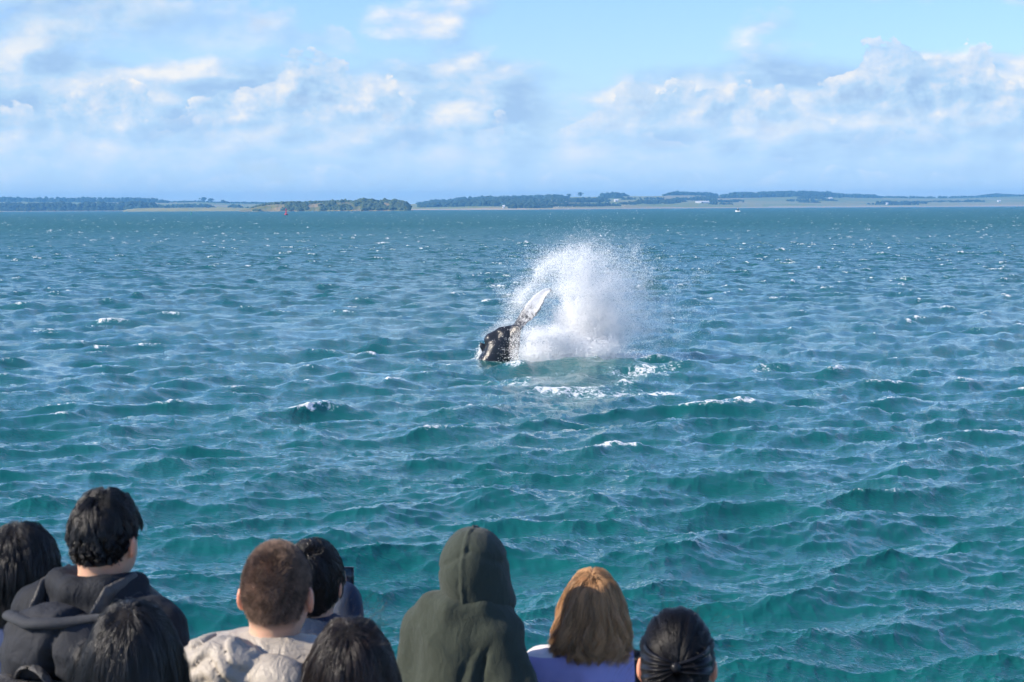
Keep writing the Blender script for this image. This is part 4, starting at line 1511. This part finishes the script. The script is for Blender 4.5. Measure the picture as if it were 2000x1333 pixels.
# backpack on his back
mt_bag = cloth('grey_nylon', (0.075, 0.072, 0.070), 0.55, fold=1.2, spec=0.35)
bag = empty('backpack', p2.root.location, R(-32))
tag(bag, 'crumpled grey nylon backpack on the back of the tall man', 'backpack')
bz = hz_ - 0.34
G = Field((-0.22, -0.46, bz - 0.30), (0.22, -0.10, bz + 0.27), 0.011)
bx_ = np.maximum(np.maximum(np.abs(G.X + 0.01) - 0.11, np.abs(G.Y + 0.265) - 0.045), np.abs(G.Z - bz) - 0.17)
G.d = bx_ - 0.045 + 0.05 * (fbm(G.X * 8 + 4, G.Y * 8, G.Z * 16 + G.X * 9, 4) - 0.5)
mesh_obj('main_bag', *G.mesh(), mt_bag, bag)
G = Field((-0.18, -0.48, bz - 0.28), (0.18, -0.24, bz + 0.10), 0.011)
bx_ = np.maximum(np.maximum(np.abs(G.X + 0.01) - 0.09, np.abs(G.Y + 0.335) - 0.02), np.abs(G.Z - bz + 0.09) - 0.09)
G.d = bx_ - 0.03 + 0.03 * (fbm(G.X * 10, G.Y * 10, G.Z * 18, 3) - 0.5)
mesh_obj('front_pocket', *G.mesh(), mt_bag, bag)
a_ = np.linspace(0, math.pi, 12)
mesh_obj('haul_loop', *tube([(-0.01 + 0.062 * math.cos(q), -0.235 - 0.02 * math.sin(q), bz + 0.195 + 0.065 * math.sin(q)) for q in a_], 0.014, 8, 0.35), mt_bag, bag)
for s in (-1, 1):
    mesh_obj('shoulder_strap', *tube([(s * 0.09, -0.20, bz + 0.16), (s * 0.105, -0.15, hz_ + 0.02), (s * 0.115, -0.09, hz_ + 0.095), (s * 0.12, 0.0, hz_ + 0.115), (s * 0.12, 0.11, hz_ + 0.03), (s * 0.12, 0.165, hz_ - 0.12)], 0.026, 8, 0.3), mt_bag, bag)

# 3 woman in front of him
p3 = Person(258, 1172, 4.5, DECK, 'long dark haired person low in front of the tall man', yaw=R(-10), head_yaw=R(-6), fine=0.010, sw=0.165)
p3.cap(m_cap, 0.014)
p3.strands(m_hairblack, 13000, 0.34, 16, 'long', (1.06, 1.17), seed=21, clump=0.8, low=-0.75, wave=0.004, radius=0.0004)
G = p3.torso(0.03, 0.02, seed=13)
G.add(G.ell((0, -0.09, p3.shz + 0.05), (0.12, 0.07, 0.05)), 0.04)
p3.finish_cloth(G, cloth('dark_grey_coat', (0.05, 0.055, 0.07), 0.8))

# 4 boy with cropped hair in a pale puffer jacket
p4 = Person(541, 1063, 4.95, DECK, 'boy with cropped brown hair in a pale grey puffer jacket', yaw=R(-24), head_yaw=R(-9), fine=0.0075, sw=0.16, hair_up=0.008, body_dx=0.02, stubble=True)
m_buzz = dark_hair('cropped_brown_hair', (0.22, 0.15, 0.11), 0.3, 0.5)
p4.strands(m_buzz, 30000, 0.011, 4, 'buzz', (1.00, 1.12), seed=31, locks=0, radius=0.0003, low=-0.66, fly=0.12,
           noscale=lambda u: np.clip(0.45 + 0.75 * u[:, 2], 0.3, 1.15))
G = p4.torso(0.040, 0.014, seed=17, quilt=0.009, arm_pad=0.040)
hz_ = p4.shz
G.add(G.chain([(-0.10, 0.04, hz_ + 0.075), (-0.085, -0.06, hz_ + 0.07), (0.0, -0.10, hz_ + 0.05), (0.085, -0.06, hz_ + 0.065), (0.10, 0.04, hz_ + 0.07)], [0.036] * 5, 0.02), 0.03)
m_puff = cloth('pale_puffer', (0.42, 0.37, 0.31), 0.5, weave=200, fold=0.7, spec=0.4)
p4.finish_cloth(G, m_puff, 'puffer_jacket')
G = Field((-0.22, -0.33, hz_ - 0.16), (0.24, 0.03, hz_ + 0.17), 0.0075)
left = G.ell((-0.05, -0.150, hz_ + 0.045), (0.120, 0.082, 0.092))
left = smin(left, G.ell((-0.075, -0.175, hz_ - 0.02), (0.090, 0.070, 0.080)), 0.03)
wr = np.abs(fbm(G.X * 11 + 2, G.Y * 11, G.Z * 17, 3) - 0.5)
rolls = np.abs(np.sin((G.Z - hz_ + 0.25 * G.X + 0.03 * np.sin(G.X * 40)) * math.pi / 0.052))
left = left - 0.016 * (np.sqrt(rolls) - 0.5) + 0.05 * (0.10 - wr)
right = G.ell((0.085, -0.130, hz_ + 0.02), (0.105, 0.075, 0.080)) + 0.010 * (fbm(G.X * 9, G.Y * 9, G.Z * 9 + 5, 3) - 0.5)
right = right + 0.016 * np.exp(-((G.Z - hz_ - 0.015 + 0.5 * (G.X - 0.08)) / 0.010) ** 2)
G.add(left, 0)
G.add(right, 0.004)
mesh_obj('hood', *G.mesh(), m_puff, p4.root)

# 5 person behind the boy, filming
p5 = Person(612, 1055, 6.3, FORE, 'dark haired person in navy filming behind the boy', yaw=R(-6), head_yaw=R(-12), fine=0.0085, sw=0.125, arms='raised')
p5.cap(m_cap, 0.010)
p5.strands(m_hairblack, 11000, 0.070, 10, 'short', (1.10, 1.20), seed=41, clump=0.9, low=-0.7, fly=0.02, radius=0.0004)
G = p5.torso(0.03, 0.02, seed=23, yext=0.42)
G.add(G.ell((0, -0.06, p5.shz + 0.05), (0.12, 0.09, 0.06)), 0.04)
p5.finish_cloth(G, cloth('dark_navy_jacket', (0.02, 0.035, 0.07), 0.6))
m_phone = flat_mat('phone_shell', (0.012, 0.012, 0.014), 0.25, 0.5, 0.05)
m_scr, n = new_mat('phone_screen')
finish(n, n.n('ShaderNodeBsdfPrincipled', i_Base_Color=(0.01, 0.03, 0.04), i_Roughness=0.08).outputs[0])
phone = empty('phone', p5.root.location, R(-6))
tag(phone, 'black phone held up beside the face of the person filming', 'phone')
pz = p5.shz + 0.165
v, f = box(-0.100, 0.062, 0.354, 0.368, pz - 0.038, pz + 0.038)
mesh_obj('phone_body', v, f, m_phone, phone, False)
v, f = box(-0.094, 0.056, 0.3515, 0.3538, pz - 0.034, pz + 0.034)
mesh_obj('screen', v, f, m_scr, phone, False)
v, f = box(-0.092, -0.067, 0.3682, 0.371, pz + 0.008, pz + 0.030)
mesh_obj('lens', v, f, m_phone, phone, False)

# 6 woman low in the middle
p6 = Person(688, 1203, 4.75, DECK, 'dark brown haired person low in front, right of the boy', yaw=R(-6), head_yaw=R(-8), fine=0.010, sw=0.165)
p6.cap(m_cap, 0.014)
p6.strands(m_hairbrown, 13000, 0.30, 15, 'long', (1.06, 1.16), seed=51, clump=0.7, low=-0.75, wave=0.003, radius=0.00038)
p6.strands(m_hairbrown, 160, 0.10, 10, 'short', (1.10, 1.5), seed=52, clump=0.8, radius=0.00022, crown=(-0.6, -0.3, 0.6), name='stray_hair', fly=0.10)
G = p6.torso(0.03, 0.02, seed=29)
p6.finish_cloth(G, cloth('black_coat', (0.02, 0.02, 0.024), 0.8))

# 7 person with hood up
p7 = Person(928, 1032, 5.98, FORE, 'person in a dark olive green hoodie with the hood up', yaw=R(-24), head_yaw=R(-16), fine=0.010, sw=0.130, hair_up=0.03, body_dx=0.030, shrug=0.055)
G = p7.torso(0.022, 0.030, seed=31, h=0.0095, top=0.07, arm_pad=0.020)
hz_ = p7.shz
hr = p7.hr
m_olive = cloth('olive_fleece', (0.046, 0.056, 0.043), 0.95, weave=300, wv=0.5, sheen=0.12, fold=0.3)
ridge = G.chain([(-0.11, 0.02, hz_ + 0.070), (-0.085, -0.07, hz_ + 0.085), (0.0, -0.105, hz_ + 0.085), (0.085, -0.07, hz_ + 0.085), (0.11, 0.02, hz_ + 0.070)], [0.030] * 5, 0.02)
G.add(ridge, 0.035)
for (x0_, dx_) in ((0.10, 0.05), (0.135, 0.04)):             # creases running from the armpit
    cr_ = np.abs((G.X - x0_) - dx_ * np.sin((G.Z - hz_) * 11)) 
    G.d = G.d + 0.012 * np.exp(-(cr_ / 0.010) ** 2) * (G.Y < 0) * np.clip((hz_ - 0.0 - G.Z) * 14, 0, 1) * np.clip((G.Z - hz_ + 0.26) * 9, 0, 1)
p7.finish_cloth(G, m_olive, 'hoodie')
c7 = p7.hc
G = Field((c7.x - 0.17, c7.y - 0.19, c7.z - 0.23), (c7.x + 0.17, c7.y + 0.17, c7.z + 0.19), 0.0075)
hd = G.ell(p7.hp(0, -0.014, 0.008), (0.103, 0.120, 0.130), hr)
hd = smin(hd, G.ell(p7.hp(0, -0.02, 0.045), (0.085, 0.10, 0.098), hr), 0.05)
hd = smin(hd, G.ell(p7.hp(0.012, 0.004, -0.070), (0.100, 0.112, 0.088), hr), 0.05)
hd = smin(hd, G.cone(p7.hp(0.075, 0.03, -0.10), p7.hp(0.085, 0.05, -0.165), 0.035, 0.022), 0.05)
lx, ly, lz = G.local(p7.hc, hr)
hd = hd - 0.005 * np.exp(-(lx / 0.005) ** 2) * (ly < 0.05) + 0.004 * np.exp(-((np.abs(lx) - 0.010) / 0.004) ** 2) * (ly < 0.05)   # centre seam
hd = hd + 0.020 * (fbm(G.X * 8 + 1, G.Y * 8, G.Z * 5, 3) - 0.5)
hd = hd + 0.007 * np.sin(lz * 95 + lx * 40) * np.exp(-((lz + 0.115) / 0.028) ** 2) + 0.006 * np.exp(-((lz - 0.10 + 0.6 * np.abs(lx - 0.02)) / 0.008) ** 2)
hd = hd + 0.012 * np.exp(-((lx + 0.078 + 0.3 * (lz + 0.10)) / 0.012) ** 2 - ((lz + 0.115) / 0.03) ** 2)
G.add(hd, 0)
G.cut(G.ell(p7.hp(0, 0.125, -0.01), (0.075, 0.10, 0.105), hr), 0.012)
G.cut(G.ell(p7.hp(0, 0.0, -0.01), (0.082, 0.098, 0.112), hr), 0.004)
mesh_obj('hood', *G.mesh(), m_olive, p7.root)

# 8 fair haired woman
p8 = Person(1157, 1106, 6.2, FORE, 'fair haired woman in a blue violet sweatshirt', yaw=R(0), head_yaw=R(-4), fine=0.010, sw=0.168)
p8.cap(m_capfair, 0.009)
p8.strands(m_hairfair, 17000, 0.235, 20, 'long', (1.05, 1.13), seed=61, clump=1.0, low=-0.75, wave=0.020, locks=130, lock_pull=0.86, radius=0.0004, fly=0.05, z_end=-0.120)
m_sw, n = new_mat('violet_sweatshirt')
po = n.n('ShaderNodeTexCoord').outputs['Object']
sx = n.n('ShaderNodeSeparateXYZ', i_0=po)
wn = n.noise(po, 300.0, 2.0)
c = n.mix(n.noise(po, 8.0, 3.0), (0.33, 0.30, 0.54), (0.40, 0.36, 0.62))
zt = p8.shz
stripe = n.m('MULTIPLY', n.mr(sx.outputs[0], -0.118, -0.124), n.mr(sx.outputs[2], zt + 0.077, zt + 0.080))
c = n.mix(stripe, c, (0.72, 0.68, 0.68))
blk = n.m('MULTIPLY', n.mr(sx.outputs[0], 0.125, 0.130), n.mr(sx.outputs[2], zt - 0.02, zt - 0.01))
c = n.mix(blk, c, (0.015, 0.016, 0.02))
b = n.n('ShaderNodeBsdfPrincipled', i_Base_Color=c, i_Roughness=0.85, i_Specular_IOR_Level=0.2)
n.put(b.inputs['Normal'], n.n('ShaderNodeBump', i_Strength=0.6, i_Distance=0.002, i_Height=wn).outputs[0])
finish(n, b.outputs[0])
G = p8.torso(0.024, 0.034, seed=37)
G.add(G.chain([(-0.07, 0.0, zt + 0.09), (0.0, -0.075, zt + 0.08), (0.07, 0.0, zt + 0.09)], [0.022] * 3, 0.02), 0.03)
p8.finish_cloth(G, m_sw, 'sweatshirt')

# 9 woman with a satin bow
p9 = Person(1323, 1188, 4.85, DECK, 'black haired woman with a black satin bow and low ponytail', yaw=R(-4), head_yaw=R(-6), fine=0.008, sw=0.16)
p9.cap(m_cap, 0.007, -0.55)
KN = (0.0, -0.118, -0.010)
p9.strands(dark_hair('sleek_black_hair', (0.0075, 0.0062, 0.0058), 0.4, 0.36), 12000, 0.22, 14, 'pulled', (1.12, 1.19), seed=71, lock_pull=0.4, clump=0.35, low=-0.62, radius=0.00038, knot=KN, fly=0.02)
p9.strands(m_hairblack, 120, 0.11, 10, 'short', (1.10, 1.5), seed=72, clump=0.8, radius=0.0002, crown=(-0.5, -0.2, 0.6), name='stray_hair', fly=0.12)
g = np.random.default_rng(77)
N = 3000
t = np.linspace(0, 1, 12)
k0 = g.normal(0, 0.012, (N, 2))
sp_ = g.normal(0, 1, (N, 2)) * np.array([0.020, 0.014])
A = np.zeros((N, 12, 3))
for i, q in enumerate(t):
    A[:, i, 0] = k0[:, 0] * 1.1 + sp_[:, 0] * math.sin(q * 2.2) * 1.4
    A[:, i, 1] = KN[1] + 0.004 - 0.035 * math.sin(q * 2.0) + sp_[:, 1] * math.sin(q * 2.2)
    A[:, i, 2] = KN[2] + k0[:, 1] - 0.24 * q * g.uniform(0.85, 1.05, N)
A = A @ np.array(p9.hr).T + np.array(p9.hc)
p9.curves('ponytail', A, m_hairbrown, 0.0004)
m_satin, n = new_mat('black_satin')
b = n.n('ShaderNodeBsdfPrincipled', i_Base_Color=(0.009, 0.009, 0.011), i_Roughness=0.38, i_Specular_IOR_Level=0.25)
finish(n, b.outputs[0])
bow = empty('hair_bow', (0, 0, 0))
bow.parent = p9.root
E2 = np.array([0.093, 0.122, 0.13])
for s in (-1, 1):
    vs_, nu, nv = [], 26, 40
    for side in (0, 1):
        for i in range(nu):
            u_ = i / (nu - 1)
            for j in range(nv):
                w_ = j / (nv - 1)
                ang = -math.pi / 2 + s * u_ * 1.0
                half = 0.008 + (0.050 if s < 0 else 0.026) * u_ ** 0.8
                zc = 0.022 - 0.018 * u_ * (1 if s < 0 else -0.4)
                pl = 0.0055 * math.sin(w_ * math.pi * (9 if s < 0 else 5)) * (0.35 + 0.65 * math.sin(math.pi * min(1, u_ + 0.12)))
                zz = zc + half * (2 * w_ - 1)
                rk = math.sqrt(max(0.05, 1 - (zz / 0.135) ** 2))
                rad_k = 1.0 + (pl + 0.010 + 0.010 * math.sin(math.pi * u_)) / 0.1 + (0.02 if side == 0 else 0.0)
                vs_.append((math.cos(ang) * E2[0] * rk * rad_k, math.sin(ang) * E2[1] * rk * rad_k, zz))
    vs_ = np.array(vs_) @ np.array(p9.hr).T + np.array(p9.hc)
    ii = np.arange(2 * nu * nv).reshape(2, nu, nv)
    fs = []
    for side in (0, 1):
        a_ = ii[side]
        fs.append(np.stack([a_[:-1, :-1], a_[1:, :-1], a_[1:, 1:], a_[:-1, 1:]], -1).reshape(-1, 4)[:, :: (1 if (s > 0) == (side == 0) else -1)])
    for e in (0, nv - 1):
        fs.append(np.stack([ii[0, :-1, e], ii[1, :-1, e], ii[1, 1:, e], ii[0, 1:, e]], -1))
    for e in (0, nu - 1):
        fs.append(np.stack([ii[0, e, :-1], ii[0, e, 1:], ii[1, e, 1:], ii[1, e, :-1]], -1))
    mesh_obj('bow_wing', vs_, np.concatenate(fs), m_satin, bow)
G = Field((p9.hc.x - 0.05, p9.hc.y - 0.2, p9.hc.z - 0.05), (p9.hc.x + 0.05, p9.hc.y - 0.06, p9.hc.z + 0.07), 0.004)
G.add(G.ell(p9.hp(0, -0.138, 0.022), (0.014, 0.012, 0.013), p9.hr), 0)
mesh_obj('bow_knot', *G.mesh(), m_satin, bow)
G = p9.torso(0.032, 0.02, seed=43)
G.add(G.chain([(-0.10, 0.03, p9.shz + 0.03), (-0.085, -0.06, p9.shz + 0.03), (0.0, -0.10, p9.shz + 0.02), (0.085, -0.06, p9.shz + 0.03), (0.10, 0.03, p9.shz + 0.03)], [0.040] * 5, 0.02), 0.02)
G.d = G.d + 0.012 * G.noise(40.0, 3)
p9.finish_cloth(G, cloth('cream_fleece', (0.70, 0.60, 0.52), 0.95, weave=150, wv=0.8, sheen=0.3), 'fleece_jacket')
# ------------------------------------------------------------------ channel buoys and a far boat
def lathe(prof, m=16):
    v = [(r * math.cos(2 * math.pi * j / m), r * math.sin(2 * math.pi * j / m), z) for r, z in prof for j in range(m)]
    k = len(prof)
    f = [(i * m + j, i * m + (j + 1) % m, (i + 1) * m + (j + 1) % m, (i + 1) * m + j) for i in range(k - 1) for j in range(m)]
    f += [tuple(range(m - 1, -1, -1)), tuple((k - 1) * m + j for j in range(m))]
    return v, f


def buoy(px, dist, scale, mat, label, can):
    e = empty('channel_buoy', (dist * math.tan(float(px_az(px))), dist, -0.2))
    tag(e, label, 'buoy', 'channel buoys')
    S = scale
    mesh_obj('float', *lathe([(0.4 * S, -0.3 * S), (1.05 * S, 0.1 * S), (1.1 * S, 0.75 * S), (0.95 * S, 0.95 * S), (0.5 * S, 1.0 * S)]), mat, e)
    for k in range(4):
        a = math.pi / 4 + k * math.pi / 2
        mesh_obj('tower_leg', *tube([(0.75 * S * math.cos(a), 0.75 * S * math.sin(a), 0.95 * S), (0.3 * S * math.cos(a), 0.3 * S * math.sin(a), 3.3 * S)], 0.09 * S, 6), mat, e)
    mesh_obj('tower_panel', *lathe([(0.62 * S, 1.5 * S), (0.64 * S, 1.6 * S), (0.42 * S, 2.8 * S), (0.36 * S, 2.9 * S)], 8), mat, e)
    top = [(0.05 * S, 3.3 * S), (0.45 * S, 3.35 * S), (0.45 * S, 4.1 * S), (0.05 * S, 4.15 * S)] if can else [(0.05 * S, 3.3 * S), (0.5 * S, 3.35 * S), (0.04 * S, 4.3 * S)]
    mesh_obj('topmark', *lathe(top, 12), mat, e)


m_red = flat_mat('red_buoy_paint', (0.55, 0.03, 0.05), 0.45, 0.4)
m_green = flat_mat('green_buoy_paint', (0.02, 0.28, 0.14), 0.45, 0.4)
buoy(561, 1750, 1.35, m_red, 'red channel buoy in front of the headland', True)
buoy(376, 1900, 0.75, m_green, 'small green channel buoy left of the red buoy', False)
e = empty('fishing_boat', (2050 * math.tan(float(px_az(1442))), 2050, 0.0), R(70))
tag(e, 'small white boat with dark cabin far out on the right', 'boat')
hv = []
for (y, w_) in ((-2.2, 0.95), (0.5, 1.05), (1.8, 0.7), (2.9, 0.05)):
    hv += [(-w_ * 0.7, y, -0.35), (w_ * 0.7, y, -0.35), (w_, y, 1.15 + 0.12 * max(0, y)), (-w_, y, 1.15 + 0.12 * max(0, y))]
hf = [(i * 4 + j, i * 4 + (j + 1) % 4, (i + 1) * 4 + (j + 1) % 4, (i + 1) * 4 + j) for i in range(3) for j in range(4)] + [(3, 2, 1, 0), (12, 13, 14, 15)]
mesh_obj('hull', hv, hf, m_white, e, False)
v, f = box(-0.65, 0.65, -0.6, 1.0, 1.12, 3.1)
mesh_obj('cabin', v, f, m_dark, e, False)
v, f = box(-0.75, 0.75, -0.8, 1.2, 3.1, 3.25)
mesh_obj('cabin_roof', v, f, m_white, e, False)
mesh_obj('mast', *tube([(0, 0.2, 3.2), (0, 0.15, 5.6)], 0.09, 6), m_dark, e)
# ------------------------------------------------------------------ air
mt_hz, n = new_mat('sea_air')
vol = n.n('ShaderNodeVolumePrincipled')
n.put(vol.inputs['Color'], (0.20, 0.56, 1.0))
vol.inputs['Density'].default_value = 0.00011
vol.inputs['Anisotropy'].default_value = 0.0
mt_hz.cycles.homogeneous_volume = True
finish(n, None, vol=vol.outputs[0])
top_z = max(float((np.array(o.bound_box)[:, 2]).max()) for o in (main, fw))
print('land top', top_z)
v, f = box(-9700, 9700, -9700, 9900, -1.6, top_z + 3.0)
hz_o = mesh_obj('haze', v, f, mt_hz, smooth=False)
tag(hz_o, 'thin blue sea air between the boat and the far shore', 'haze', kind='stuff')
